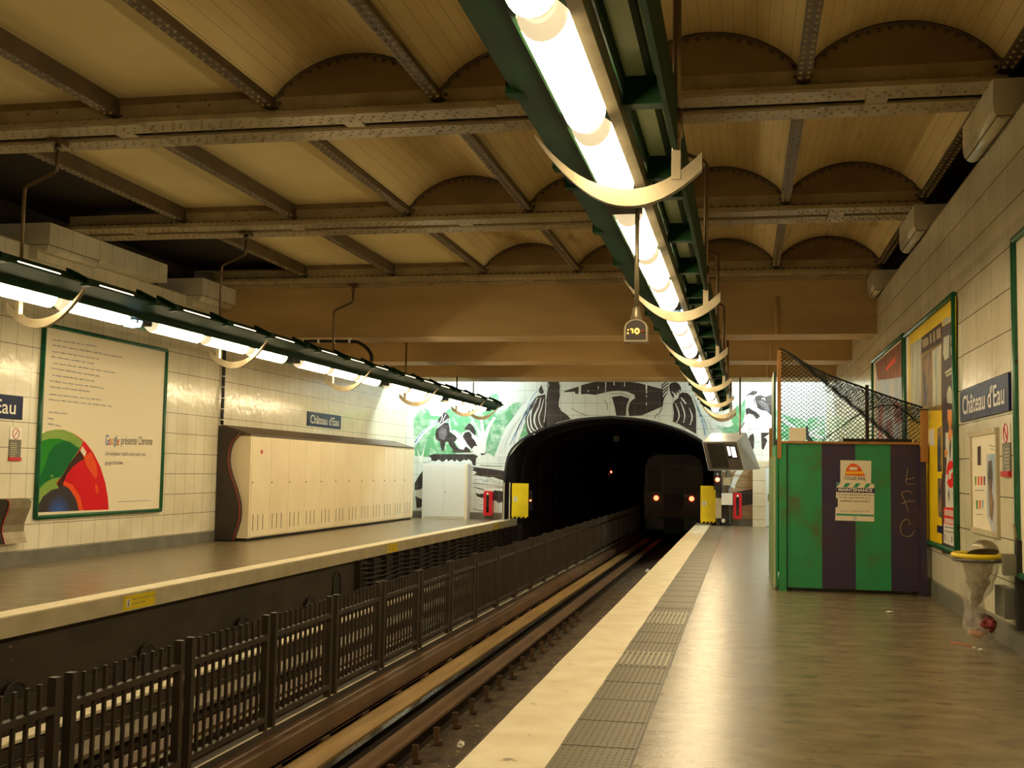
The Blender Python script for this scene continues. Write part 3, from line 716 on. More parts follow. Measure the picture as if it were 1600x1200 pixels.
# beam chairs
ch = MB(); ch.box(-4.24, -4.0, -.1, .1, -1.34, -1.13, m_guard); ch.box(-4.14, -4.1, -.16, .16, -1.3, -1.13, m_black); ch.box(-3.99, -3.93, -.06, .06, -1.34, -1.18, m_lip)
c0 = ch.build('beam_chair'); random.seed(5)
for k in range(14):
    o = c0 if k == 0 else c0.copy()
    if k: COL.objects.link(o)
    o.location = (0, 7.2+1.2*k, 0)
    tag(o, 'brown support block under the guide beam, %s from the near end' % ORD[k], 'rail support', 'supports under the guide beam')
ck = MB(); ck.box(-3.62, -3.40, -.08, .08, -1.34, -1.215, m_railside); ck.box(-3.44, -3.40, -.05, .05, -1.22, -1.18, m_black); ck.box(-3.16, -3.10, -.02, .02, -1.3, -1.17, m_guard); ck.box(-3.14, -3.06, -.03, .03, -1.34, -1.3, m_guard)
c1 = ck.build('rail_clip')
for k in range(20):
    o = c1 if k == 0 else c1.copy()
    if k: COL.objects.link(o)
    o.location = (0, 7.0+.78*k, 0)
    tag(o, 'small rail fastening beside the near rail, %s from the near end' % ORD[k], 'rail fastening', 'rail fastenings')
# litter on the ballast
for i, (px, py, r, mt, nm) in enumerate(((720, 1163, .035, m_whitee, 'crumpled white paper scrap on the ballast by the platform'), (1012, 892, .05, m_blueglow if 0 else m_cabw, 'pale scrap lying in the shade beside the far rail'))):
    p = at(px, py, 2, -1.1); mb = MB(); random.seed(20+i)
    bm = bmesh.new(); bmesh.ops.create_icosphere(bm, subdivisions=2, radius=r)
    vs = [tuple(Vector(v.co)*random.uniform(.6,1.3)*Vector((1.6,1,.5)).length/1.9+Vector(p)) for v in bm.verts]; fs = [[v.index for v in f.verts] for f in bm.faces]; bm.free()
    mb.add(vs, fs, mt); tag(mb.build('paper_scrap'), nm, 'litter')

# fence
FX = -4.24
fr = empty('track_fence_panel', (FX, 0, -.87))
p = MB(); p.box(FX-.03, FX+.03, -.03, .03, -.868, .16, m_fence); post = p.build('post', fr)
c = post.copy(); COL.objects.link(c); c.location = Vector(post.location)+Vector((0, 1.44, 0))
p = MB(); p.box(FX-.02, FX+.03, .03, 1.41, -.06, -.015, m_fence); rail = p.build('rail', fr)
c = rail.copy(); COL.objects.link(c); c.location = Vector(rail.location)+Vector((0, 0, -.73))
p = MB(); p.box(FX-.012, FX+.012, -.012, .012, -.80, .14, m_fence); pk = p.build('picket', fr); pk.location = Vector(pk.location)+Vector((0, .15, 0))
for k in range(1, 10):
    c = pk.copy(); COL.objects.link(c); c.location = Vector(pk.location)+Vector((0, .1265*k, 0))
for k in range(26):
    o = fr if k == 0 else copy_tree(fr, (0,0,0))
    o.location = (FX, 5.12+1.62*k, -.87) if True else 0
    tag(o, 'dark steel fence panel between the tracks, %s from the near end' % ORD[k], 'fence', 'fence panels between the two tracks')

# cables under the left platform
cr = empty('cable_rack', (EL-.08, 20.6, -.8)); tag(cr, 'sagging black cables on brackets under the far end of the left platform', 'cables')
random.seed(9)
for q in range(6):
    zc = -.30-.09*q; pts = []
    for j in range(61):
        y = 20.7+.25*j; s = ((j % 10)/10-.5)
        pts.append((EL-.06+.01*q, y, zc-.05*(1-4*s*s)+random.uniform(-.006,.006)))
    b = MB(); b.tube(pts, .017, m_pipe, 6); b.build('cable', cr)
bk = MB(); bk.box(EL-.14, EL-.02, 20.62, 20.66, -.88, -.24, m_fence); b0 = bk.build('bracket', cr)
for k in range(1, 20):
    c = b0.copy(); COL.objects.link(c); c.location = Vector(b0.location)+Vector((0, .8*k, 0))

# ================================================================ PLATFORM THINGS, LEFT
# stickers on the platform lip
for i, (ya, lb) in enumerate(((12.17, 'nearest yellow warning sticker on the left platform lip'), (22.1, 'middle yellow warning sticker on the left platform lip'), (32.05, 'far yellow warning sticker on the left platform lip'))):
    o = empty('warning_sticker', (EL+.006, ya+.36, -.12)); tag(o, lb, 'sticker')
    b = MB(); b.box(EL+.0045, EL+.007, ya, ya+.73, -.195, -.03, m_yel); b.build('backing', o)
    b = MB(); b.box(EL+.007, EL+.008, ya+.07, ya+.15, -.16, -.07, m_whitee); b.build('symbol_patch', o)
    b = MB(); b.tube([(EL+.009, ya+.13, -.08), (EL+.009, ya+.10, -.105), (EL+.009, ya+.12, -.12), (EL+.009, ya+.10, -.15)], .006, m_black, 4); b.build('symbol', o)
    b = MB(); random.seed(i)
    for r_ in range(2):
        y = ya+.2
        while y < ya+(.66 if r_ == 0 else .46):
            w_ = random.uniform(.03,.08); b.box(EL+.007, EL+.008, y, y+w_, -.09-.05*r_, -.075-.05*r_, m_gird); y += w_+.018
    b.build('lettering', o)

def frame_thing(label, X0, side, ya, yb, za, zb, fw=.06, name='poster_frame'):
    """advertising frame on a side wall; side=+1 hangs on the right wall"""
    o = empty(name, (X0, (ya+yb)/2, za)); tag(o, label, 'poster')
    b = MB(); d = -side
    b.box(X0, X0+d*.02, ya+.02, yb-.02, za+.02, zb-.02, m_paper); b.build('paper', o)
    b = MB()
    xs = X0+d*.03
    for (a, c_) in (((ya,za),(yb,za)), ((yb,za),(yb,zb)), ((yb,zb),(ya,zb)), ((ya,zb),(ya,za))):
        b.tube([(xs, a[0], a[1]), (xs, c_[0], c_[1])], fw*.55, m_pframe, 8)
    b.box(X0, X0+d*.05, ya-.02, ya+.04, za-.02, zb+.02, m_pframe); b.box(X0, X0+d*.05, yb-.04, yb+.02, za-.02, zb+.02, m_pframe)
    b.box(X0, X0+d*.05, ya+.04, yb-.04, za-.02, za+.03, m_pframe); b.box(X0, X0+d*.05, ya+.04, yb-.04, zb-.03, zb+.02, m_pframe)
    b.build('frame', o)
    return o
# big white poster
PX = XL
po = frame_thing('large white browser poster with green, red and blue ball in green frame', PX, -1, 15.32, 19.05, .68, 3.58)
def pl_(polys, mat, k, name, par, side=-1, X0=PX):
    b = MB(); xx = X0+(-side)*(.0215+.0012*k)
    for p_ in polys: b.poly([at(x, y, 0, xx) for x, y in p_], mat)
    return b.build(name, par)
def sc(pts, ox=0, oy=640, s=5.2185): return [(ox+x/s, oy+y/s) for x, y in pts]
gl = pm('print_light_green', (140,172,84), (124,158,70), 2, .35); g2 = pm('print_green', (36,140,36), (20,120,36), .8, .35); g3 = pm('print_deep_green', (10,104,50), None, 2, .35)
rd = pm('print_red', (220,22,36), (206,18,30), 1, .35); og = pm('print_orange', (232,84,36), None, 2, .35); dkr = pm('print_dark_brown', (64,34,24), None, 2, .35); nv = pm('print_navy_black', (28,20,34), None, 2, .35)
# radial blue for the hub
MB_ = bpy.data.materials.new('print_blue_hub'); MB_.use_nodes = True; nt = MB_.node_tree; L = nt.links.new
gp = nt.nodes.new('ShaderNodeNewGeometry'); cc = at(91, 806, 0, PX+.026)
vm = nt.nodes.new('ShaderNodeVectorMath'); vm.operation = 'DISTANCE'; vm.inputs[1].default_value = cc; L(gp.outputs['Position'], vm.inputs[0])
mr = nt.nodes.new('ShaderNodeMapRange'); mr.inputs[1].default_value = .02; mr.inputs[2].default_value = .33; L(vm.outputs['Value'], mr.inputs[0])
rmp = nt.nodes.new('ShaderNodeValToRGB'); rmp.color_ramp.elements[0].color = lin((24,92,190)); rmp.color_ramp.elements[1].color = lin((34,18,26)); L(mr.outputs[0], rmp.inputs[0])
L(rmp.outputs[0], nt.nodes['Principled BSDF'].inputs['Base Color'])
pl_([sc([(300,830),(310,700),(305,300),(318,215),(380,180),(450,163),(520,165),(600,195),(660,235),(700,270),(760,350),(820,470),(860,600),(880,720),(887,815),(600,825)])], rd, 0, 'red_segment', po)
pl_([sc([(300,760),(306,300),(320,212),(380,178),(450,162),(520,166),(590,192),(650,235),(678,262),(650,320),(600,400),(540,500),(490,560),(460,600),(380,650),(320,720)])], gl, 1, 'light_green_rim', po)
pl_([sc([(300,690),(303,300),(330,260),(400,238),(480,236),(560,260),(640,310),(655,300),(600,390),(540,480),(500,545),(430,560),(370,595),(320,650)])], g2, 2, 'green_segment', po)
pl_([sc([(318,620),(330,540),(370,450),(400,350),(450,290),(520,255),(570,262),(650,320),(590,400),(530,490),(495,550),(430,562),(370,592)])], g3, 3, 'deep_green_segment', po)
pl_([sc([(465,610),(495,560),(560,450),(620,370),(655,335),(690,400),(640,430),(590,470),(545,530),(520,590),(510,620),(480,640)])], dkr, 4, 'brown_shadow', po)
pl_([sc([(655,335),(670,295),(705,345),(690,385),(672,360)])], m_paper, 5, 'white_highlight', po)
pl_([sc([(675,385),(745,345),(785,440),(796,530),(780,570),(745,520),(710,470)]), sc([(772,620),(785,600),(802,640),(800,690),(785,680)]), sc([(505,600),(520,580),(590,615),(650,700),(680,820),(645,822),(620,730),(570,650)])], og, 4, 'orange_highlight', po)
hub = sc([(292,838),(300,770),(330,710),(380,650),(440,620),(500,612),(560,640),(600,690),(630,760),(642,824)])
b = MB(); b.poly([at(x, y, 0, PX+.026) for x, y in hub], MB_); b.build('blue_hub', po)
pl_([sc([(286,838),(287,800),(310,730),(360,660),(400,630),(460,600),(480,640),(420,655),(350,710),(310,780),(300,836)])], gl, 6, 'light_green_ring', po)
pl_([sc([(408,548),(425,530),(436,545),(415,552)])], gl, 6, 'green_glint', po)
# faint lines of print: words as small bars
def words(polyrows, mat, par, name, k, X0, side=-1, seed=1, gap=(1.2,2.2), wl=(4,11)):
    random.seed(seed); b = MB(); xx = X0+(-side)*(.0215+.0012*k)
    for (x0, y0, x1, y1, h) in polyrows:
        t = x0
        while t < x1:
            w_ = min(random.uniform(*wl), x1-t); q = lambda x: y0+(y1-y0)*(x-x0)/max(1e-6, x1-x0)
            # letter-like notches
            u_ = t
            while u_ < t+w_-.3:
                lw = random.uniform(.5, 1.1); hh = h*random.choice((.6,.6,.7,1))
                b.poly([at(u_, q(u_), 0, xx), at(u_+lw, q(u_+lw), 0, xx), at(u_+lw, q(u_+lw)-hh, 0, xx), at(u_, q(u_)-hh, 0, xx)], mat)
                u_ += lw+.45
            t += w_+random.uniform(*gap)
    return b.build(name, par)
Z5 = lambda x, y: (x/5, 480+y/5)
rows = []
for (x0, y0, x1, y1) in ((410,258,760,312),(412,300,960,398),(405,350,775,410),(400,390,740,448),(412,440,910,520),(400,480,775,545),(412,535,745,585),(390,580,815,640),(390,625,700,665),(385,685,795,730),(380,725,880,780),(378,825,530,838),(375,870,425,885),(375,915,475,935)):
    a = Z5(x0, y0); c_ = Z5(x1, y1); rows.append((a[0], a[1], c_[0], c_[1], 2.6))
words(rows, m_greytxt, po, 'small_print', 1, PX, seed=4)
def ptxt(s, name, mat, par, p0, p1, h, xoff, bold=0, X0=PX, side=-1):
    a = at(p0[0], p0[1], 0, X0-side*xoff); c_ = at(p1[0], p1[1], 0, X0-side*xoff)
    return text_part(s, name, mat, par, a, (c_-a), (0,0,1), (c_-a).length, h, .001, bold)
lt = [('G', (60,100,200)), ('o', (214,50,40)), ('o', (226,176,30)), ('g', (60,100,200)), ('l', (40,150,70)), ('e', (214,50,40))]
xa = 164.5
for ch_, c_ in lt:
    w_ = {'G': 4.8, 'o': 3.2, 'g': 3.0, 'l': 1.0, 'e': 3.2}[ch_]; hh = {'G': .17, 'o': .11, 'g': .16, 'l': .17, 'e': .11}[ch_]
    yb = 695.5+(xa-164)*.03; yb2 = yb+(2.6 if ch_ == 'g' else 0)
    ptxt(ch_, 'wordmark_letter', pm('print_%d_%d_%d' % c_, c_, None, 2, .4), po, (xa, yb2), (xa+w_, yb2+.1), hh, .024, .0); xa += w_+.6
ptxt('présente Chrome', 'headline', m_dktxt, po, (189, 698.5), (238, 699.5), .19, .024, .0)
ptxt('Un navigateur rapide conçu pour tous', 'subtitle', m_greytxt, po, (164.5, 713.5), (227, 714.5), .09, .024)
ptxt('google.fr/chrome', 'web_address', m_greytxt, po, (163.5, 728), (192, 728), .09, .024)
b = MB(); b.box(PX+.0225, PX+.0235, 17.6, 18.7, .86, .868, m_greytxt); b.build('fine_line', po)

# station name plates
def name_plate(label, X0, side, ya, yb, za, zb, s='Château d\'Eau', corner=False):
    o = empty('station_name_sign', (X0, (ya+yb)/2, za)); tag(o, label, 'sign'); d = -side
    b = MB(); b.box(X0, X0+d*.025, ya, yb, za, zb, m_blue); b.build('plate', o)
    u = (0,1,0) if side < 0 else (0,-1,0); L_ = yb-ya; H = zb-za
    o0 = (X0+d*.025, ya+L_*.07, za+H*.2) if side < 0 else (X0+d*.025, yb-L_*.07, za+H*.2)
    text_part(s, 'lettering', m_whitee, o, o0, u, (0,0,1), L_*.86, H*.62, .003, .008)
    return o
name_plate('small blue Château d\'Eau sign above the cream cabinet row', XL, -1, 26.02, 28.33, 2.5, 2.85)
name_plate('blue station sign cut by the left edge of the photo, beside the white poster', XL, -1, 12.5, 14.90, 2.12, 2.46)
name_plate('blue Château d\'Eau sign on the right wall above the map frame', XR, 1, 10.82, 13.16, 2.11, 2.45)

# smoking notices
def notice(label, X0, side, ya, yb, za, zb):
    o = empty('no_smoking_notice', (X0, (ya+yb)/2, za)); tag(o, label, 'sign'); d = -side
    zm = za+(zb-za)*.64
    b = MB(); b.box(X0, X0+d*.012, ya, yb, zm, zb, m_whitee); b.build('white_panel', o)
    b = MB(); b.box(X0, X0+d*.012, ya, yb, za+.05, zm, m_base); b.build('grey_panel', o)
    b = MB(); b.box(X0, X0+d*.03, ya, yb, za, za+.05, m_red); b.build('red_base', o)
    b = MB(); yc = (ya+yb)/2; zc = (zm+zb)/2; r = (yb-ya)*.28
    b.tube([(X0+d*.014, yc+r*math.cos(t), zc+r*math.sin(t)) for t in [2*math.pi*k/16 for k in range(16)]], .006, m_red, 4, closed=True)
    b.tube([(X0+d*.014, yc-r*.7, zc-r*.7), (X0+d*.014, yc+r*.7, zc+r*.7)], .006, m_red, 4); b.build('prohibition_symbol', o)
    b = MB(); random.seed(3)
    for r_ in range(7):
        z = zm-.05-.032*r_; y = ya+.03
        b.box(X0+d*.012, X0+d*.013, y, y+random.uniform(.5,.85)*(yb-ya-.05), z-.01, z, m_lip)
    b.build('lettering', o)
notice('tall no-smoking notice on the left wall beside the white poster', XL, -1, 14.65, 14.92, 1.52, 2.0)
notice('tall no-smoking notice on the right wall beside the map frame', XR, 1, 10.86, 11.17, 1.52, 2.0)

# metal wall bin left
o = empty('wall_bin', (XL, 14.72, .33)); tag(o, 'curved brushed metal litter bin on the left wall below the no-smoking notice', 'bin')
b = MB(); prof = [(.0,.98),(.16,.98),(.22,.95),(.20,.86),(.13,.72),(.10,.58),(.13,.44),(.17,.34),(.0,.34)]
prof = [(.0,.98),(.14,.98),(.20,.94),(.19,.84),(.14,.72),(.10,.60),(.10,.50),(.13,.42),(.155,.34),(.0,.34)]
b.ext([(XL+x, 14.46, z) for x, z in prof], (0,.5,0), m_steel, False); b.build('shell', o)
b = MB(); b.ext([(XL+x*.9, 14.42, z*.98+.01) for x, z in prof], (0,.04,0), m_bdark); b.build('side_panel', o)
b = MB(); b.tube([(XL+x+.002, 14.455, z) for x, z in prof[1:-1]], .006, m_red, 5); b.build('red_edge', o)

# cabinet row
CX = -9.72
cb = empty('equipment_cabinet', (CX-.3, 27, 0)); tag(cb, 'long cream cabinet row with slotted doors along the far left wall', 'cabinet')
ya, yb = 21.42, 32.98
b = MB(); b.box(XL+.016, CX-.012, ya, yb, .06, 2.11, m_cab); b.box(CX-.012, CX, ya, ya+.06, .06, 2.11, m_cab); b.build('body', cb)
b = MB(); b.ext([(XL+.016, ya-.02, 2.115), (CX+.02, ya-.02, 2.115), (CX+.02, ya-.02, 2.14), (XL+.016, ya-.02, 2.33)], (0, yb-ya+.04, 0), m_cabdk); b.build('sloped_top', cb)
b = MB(); b.box(XL+.02, CX-.06, ya+.02, yb-.02, 0, .06, m_black); b.build('plinth', cb)
n = 12; dw = (yb-ya-.08)/n; dr = MB()
y0 = ya+.07
dr.box(CX-.012, CX+.006, y0, y0+dw-.012, .09, 2.07, m_cab); door = dr.build('door', cb)
sl = MB()
for k in range(3): sl.box(CX+.0055, CX+.0075, y0+.12+k*.24, y0+.145+k*.24, .2, .52, m_black)
slo = sl.build('vent_slots', door)
kn = MB(); kn.lathe([(.016,0),(.016,.012),(.008,.016)], (CX+.004, y0+.05, 1.17), m_dktxt, 8, axis=0); kn.build('lock', door)
for k in range(1, n):
    c = door.copy(); COL.objects.link(c); c.location = Vector(door.location)+Vector((0, dw*k, 0))
    for chh in list(door.children):
        d = chh.copy(); COL.objects.link(d); d.parent = c; d.matrix_parent_inverse = chh.matrix_parent_inverse.copy()
b = MB(); b.lathe([(.045,0),(.045,.01),(.02,.015)], (CX+.005, y0+.45, 1.80), m_red, 14, axis=0); o = b.build('red_button', cb)
# wavy end cheek
wave = smooth_line([(-9.93,2.13),(-10.08,1.95),(-10.14,1.65),(-10.08,1.35),(-9.96,1.05),(-9.87,.75),(-9.86,.45),(-9.94,.15),(-9.98,0.02)], 5)
b = MB(); b.ext([(x, ya-.14, z) for x, z in [(XL+.016, 2.30), (-9.93, 2.17)]+wave+[(XL+.016, .02)]], (0,.13,0), m_bdark)
b.build('dark_wavy_end', cb)
b = MB(); b.tube([(x+.003, ya-.14, z) for x, z in wave], .006, m_red, 4); b.build('red_trim', cb)
# cable with white clips up the wall and arched over to the luminaire
o = empty('power_cable', (XL+.04, 21.5, 2.33)); tag(o, 'black clipped cable climbing the left wall and looping to the luminaire', 'cable')
b = MB(); pts = [(XL+.06, 21.33, 2.33), (XL+.06, 21.33, 3.0), (XL+.06, 21.33, 3.85), (XL+.10, 21.22, 3.97), (XL+.3, 21.12, 4.0), (-8.86, 21.12, 3.98), (-7.6, 21.12, 3.97), (-7.35, 21.12, 3.92), (-7.18, 21.12, 3.78), (-7.12, 21.12, 3.62), (-7.2, 21.12, 3.42)]
b.tube(smooth_line(pts, 4), .035, m_pipe, 8); b.build('cable', o)
b = MB()
for z in [2.42+.22*k for k in range(6)]: b.tube([(XL+.04, 21.28, z), (XL+.10, 21.33, z), (XL+.04, 21.38, z)], .014, m_whitee, 5)
for k in range(6): b.box(-9.2+.32*k, -9.16+.32*k, 21.07, 21.17, 3.94, 4.03, m_whitee)
b.build('clips', o)
b = MB(); b.tube([(-7.12,21.12,3.58),(-7.22,21.12,3.40)], .04, m_steel, 8); b.build('connector', o)

# ================================================================ END OF THE PLATFORMS
def cupboard(x0, x1, z0, z1, y0, y1):
    o = empty('white_cupboard', ((x0+x1)/2, y1, 0)); tag(o, 'white double-door cupboard against the mural, left of the tunnel', 'cupboard')
    b = MB(); b.box(x0, x1, y0+.02, y1, z0, z1, m_cabw); b.build('body', o)
    xm = (x0+x1)/2-.02
    for a, c_ in ((x0+.09, xm-.006), (xm+.006, x1-.07)):
        b = MB(); b.box(a, c_, y0, y0+.02, z0+.07, z1-.08, m_cabw); d = b.build('door', o)
        if a > xm: b = MB(); b.box(a+.03, a+.05, y0-.015, y0, .78, .84, m_grey); b.build('handle', d)
    b = MB(); b.box(x1-.1, x1-.02, y0+.005, y0+.019, z0, z1, m_cab); b.build('cream_edge', o)
    return o
cupboard(-9.69, -8.27, .0, 1.68, 33.85, YE-.02)
def hose_box(label, x0, x1, z0, z1):
    o = empty('extinguisher_box', ((x0+x1)/2, 34.1, z0)); tag(o, label, 'extinguisher box')
    b = MB(); pts = [(x0,z0+.03),(x0+.03,z0),(x1-.03,z0),(x1,z0+.03),(x1,z1-.04),(x1-.04,z1),(x0+.04,z1),(x0,z1-.04)]
    b.ext([(x, 34.0, z) for x, z in pts], (0,.28,0), m_red); b.build('case', o)
    b = MB(); xm = (x0+x1)/2; b.box(xm-.04, xm+.04, 33.99, 34.0, z0+.1, z1-.12, m_glassd); b.build('window', o)
    b = MB(); b.lathe([(.03,0),(.03,.04),(.01,.07)], (xm, 33.985, z1-.12), m_whitee, 10); b.build('emblem', o)
hose_box('red extinguisher box on the mural between the white cupboard and the tunnel', -7.79, -7.53, .12, .87)
hose_box('red extinguisher box on the end wall right of the tunnel', -.32, -.08, .21, .96)
def ygate(label, x0, x1, z0, z1, y, frames):
    o = empty('yellow_gate', ((x0+x1)/2, y, 0)); tag(o, label, 'gate')
    b = MB(); b.box(x0, x1, y, y+.03, z0+.06, z1, m_yel); b.build('panel', o)
    b = MB()
    for k in range(4):
        xx = x0+(x1-x0)*k/4; b.ext([(xx, y-.002, z0+.02), (xx+.05, y-.002, z0+.02), (xx+.11, y-.002, z0+.08), (xx+.06, y-.002, z0+.08)], (0,.03,0), m_yel)
    b.build('hatched_foot', o)
    b = MB(); b.box(x0+.05, x0+.17, y-.004, y, z0+.52, z0+.66, m_whitee); s = b.build('sign_patch', o)
    b = MB(); b.tube([(x0+.12, y-.006, z0+.64), (x0+.09, y-.006, z0+.6), (x0+.12, y-.006, z0+.57), (x0+.10, y-.006, z0+.53)], .008, m_black, 4); b.build('figure', s)
    for xx in frames:
        b = MB(); b.box(xx, xx+.035, y+.01, y+.05, 0, z1+.02, m_lip); b.build('post', o)
ygate('yellow gate panel at the tunnel mouth, left platform end', -6.93, -6.42, .05, 1.12, 34.1, [-7.02, -7.2])
ygate('yellow gate panel at the tunnel mouth, right platform end', -1.27, -.83, .05, 1.15, 34.1, [-.80])
# boxes beside the right gate
def simple(name, label, cat, parts, loc):
    o = empty(name, loc); tag(o, label, cat)
    for nm, bs in parts:
        b = MB()
        for bb in bs: b.box(*bb)
        b.build(nm, o)
    return o
simple('junction_box', 'small white electrical box on a stand beside the right red extinguisher box', 'electrical box', [('case', [(-.66,-.34,33.9,34.1,.61,.95,m_whitee)]), ('stand', [(-.60,-.48,34.1,34.2,0,.9,m_bdark)]), ('pipes', [(-.60,-.57,34.15,34.18,.95,1.2,m_grey),(-.44,-.41,34.15,34.18,.95,1.2,m_grey)])], (-.5,34.1,0))
simple('meter_box', 'grey box mounted below the steel tube, right of the tunnel', 'electrical box', [('case', [(-.62,-.40,34.0,34.2,1.17,1.40,m_lip)]), ('lid', [(-.61,-.41,33.985,34.0,1.18,1.39,m_lip)])], (-.5,34.1,1.17))
simple('control_pedestal', 'pale narrow pedestal against the right yellow gate', 'pedestal', [('case', [(-.83,-.66,33.95,34.1,.22,.80,m_lip)]), ('post', [(-.79,-.70,34.1,34.16,0,1.15,m_bdark)]), ('foot', [(-.66,-.56,34.0,34.1,.1,.2,m_whitee)])], (-.75,34.1,0))
mb = MB(); mb.tube([(-.48,34.12,1.4),(-.48,34.12,1.85),(-.48,34.15,1.95)], [.07,.07,.03], m_grey, 12); tag(mb.build('vent_tube'), 'short grey metal tube above the meter box', 'tube')
mb = MB(); mb.tube([(-.44,34.2,1.2),(-.44,34.2,.8),(-.42,34.2,.05)], .05, m_grey, 10); mb.tube([(-.3,34.1,1.86),(.2,34.1,1.80)], .015, m_black, 5); tag(mb.build('grey_pipe'), 'grey pipe running down behind the white box', 'pipe')
# driver monitor
mo = empty('monitor_housing', (-.5, 30, 1.6)); tag(mo, 'angular grey twin-screen monitor housing hanging at the right platform end', 'monitor')
Fp = [at(1097,690,1,30), at(1152,689,1,30), at(1163,735,1,30), at(1107,735,1,30)]
Bp = [at(1112,677,1,30.55), at(1166,676,1,30.55), at(1188,733,1,30.55), at(1120,735,1,30.55)]
b = MB(); b.hexa(Fp+Bp, m_grey); b.build('housing', mo)
def inset(P, u0, u1, v0, v1, dy):
    q = lambda u_, v_: (P[0]*(1-u_)+P[1]*u_)*(1-v_)+(P[3]*(1-u_)+P[2]*u_)*v_+Vector((0,-dy,0))
    return [q(u0,v0), q(u1,v0), q(u1,v1), q(u0,v1)]
b = MB(); b.poly(inset(Fp, .02,.98,.03,.97,.004), m_bdark); b.build('bezel', mo)
b = MB(); b.poly(inset(Fp, .12,.60,.08,.90,.010), m_glassd); b.build('dark_screen', mo)
b = MB(); b.poly(inset(Fp, .62,.92,.12,.6,.010), m_glassd); sc2 = b.build('lit_screen', mo)
pkm = em('pink_screen_glow', (.9,.5,.7), 1.2)
b = MB(); b.poly(inset(Fp, .66,.74,.18,.5,.014), pkm); b.poly(inset(Fp, .77,.88,.2,.55,.014), m_whiteglow); b.build('picture', sc2)
b = MB(); b.tube([(-.12, 30.4, 2.3), (-.12, 30.5, 2.75), (-.12, 30.62, 4.065)], .022, m_rod, 8); b.build('hanger', mo)
# signals
def signal(name, label, x, y, z, r, mat, body=True, h=.3):
    o = empty(name, (x, y, z)); tag(o, label, 'signal light')
    if body: b = MB(); b.box(x-r*1.6, x+r*1.6, y, y+.15, z-h, z+h, m_black); b.build('case', o)
    b = MB(); b.lathe([(r,0),(r,-.03),(r*.6,-.05)], (x, y, z), mat, 14, axis=1); b.build('lens', o)
    return o
def sig(px, py, y, r, mat, label, body=True):
    p = at(px, py, 1, y); return signal('signal_lamp', label, p.x, p.y, p.z, r, mat, body)
s_ = sig(1121, 749.5, 33.9, .065, m_redglow, 'large red signal light right of the tunnel above the yellow gate')
b = MB(); p = at(1121,741,1,33.88); b.lathe([(.04,0),(.04,-.03),(.02,-.05)], (p.x,p.y,p.z), m_grey, 12, axis=1); b.build('unlit_lens', s_)
sig(1125, 723, 33.95, .025, m_redglow, 'small red signal light under the twin-screen monitor', True)
sig(829, 782, 35.0, .03, m_redglow, 'small red light beside the left yellow gate', True)
sig(950, 741, 62, .06, m_redglow, 'left of two tiny red lights deep in the tunnel', False)
sig(955, 737.5, 62.5, .06, m_redglow, 'right of two tiny red lights deep in the tunnel', False)
sig(950, 776, 70, .16, m_whiteglow, 'bluish white light low in the tunnel depth', True)
sig(963, 770.5, 70.5, .08, m_redglow, 'red white light above the lit sign in the tunnel', False)
p = at(966, 780, 1, 71); mb = MB(); mb.box(p.x-.18, p.x+.18, p.y, p.y+.05, p.z-.35, p.z+.35, em('lit_sign_glow', (1,.5,.25), .5)); tag(mb.build('tunnel_sign'), 'small lit sign deep in the tunnel', 'sign')
p = at(961, 778, 1, 70); mb = MB(); mb.box(p.x-.05, p.x+.05, p.y, p.y+.05, -1.35, p.z+.5, m_lip); tag(mb.build('tunnel_post'), 'thin post beside the lit tunnel sign', 'post')
p = at(963, 686, 1, 40); mb = MB(); mb.box(p.x-.10, p.x+.10, p.y, p.y+.15, p.z-.1, p.z+.12, m_base); mb.box(p.x-.02, p.x+.02, p.y, p.y+.1, p.z+.1, 3.1, m_dark); tag(mb.build('tunnel_lantern'), 'small unlit box lamp hanging from the tunnel crown', 'lamp')

# train
tr = empty('metro_train', (-2.8, 46, -1.05)); tag(tr, 'metro train tail with two red lamps entering the tunnel on the near track', 'train')
b = MB(); x0, x1 = -3.92, -1.62
sec = [(x0+.06,-.75),(x0,-.3),(x0,1.7),(x0+.12,2.05),(x0+.45,2.25),(x1-.45,2.25),(x1-.12,2.05),(x1,1.7),(x1,-.3),(x1-.06,-.75)]
b.ext([(x, 46, z) for x, z in sec], (0, 15, 0), m_train); b.build('body', tr)
for (a, c_, z0, z1, nm) in ((x0+.15,-3.25,.75,1.75,'window'), (-3.15,-2.4,.75,1.85,'window'), (-2.3,x1-.15,.75,1.75,'window')):
    b = MB(); b.box(a, c_, 45.985, 46, z0, z1, m_glassd); b.build(nm, tr)
b = MB(); b.box(-3.17, -2.38, 45.99, 46.0, -.55, .70, m_bdark); b.build('end_door', tr)
b = MB(); b.box(x0+.02, x1-.02, 45.8, 46, -.25, -.02, m_guard); b.build('buffer_beam', tr)
b = MB(); b.box(-3.1,-2.45,45.5,46,-.85,-.3,m_black); b.build('coupler', tr)
for x in (-3.46, -2.06):
    b = MB(); b.lathe([(.10,0),(.10,-.03),(.05,-.06)], (x, 45.99, .51), m_redglow, 14, axis=1); b.build('tail_lamp', tr)
    b = MB(); b.lathe([(.06,0),(.05,-.03)], (x+(.0 if x < -3 else -.25), 45.99, .38 if x < -3 else .62), m_grey, 10, axis=1); b.build('head_lamp', tr)
b = MB(); b.tube([(x0-.02,45.95,.3),(x0-.02,45.95,1.0)], .02, m_steel, 6); b.build('grab_rail', tr)
b = MB()
for (px, py) in ((1052,735),(1059,734),(1060,741)): p = at(px,py,1,45.97); b.lathe([(.05,0),(.02,-.02)], (p.x,p.y,p.z), m_steel, 8, axis=1)
b.build('number_plate', tr)
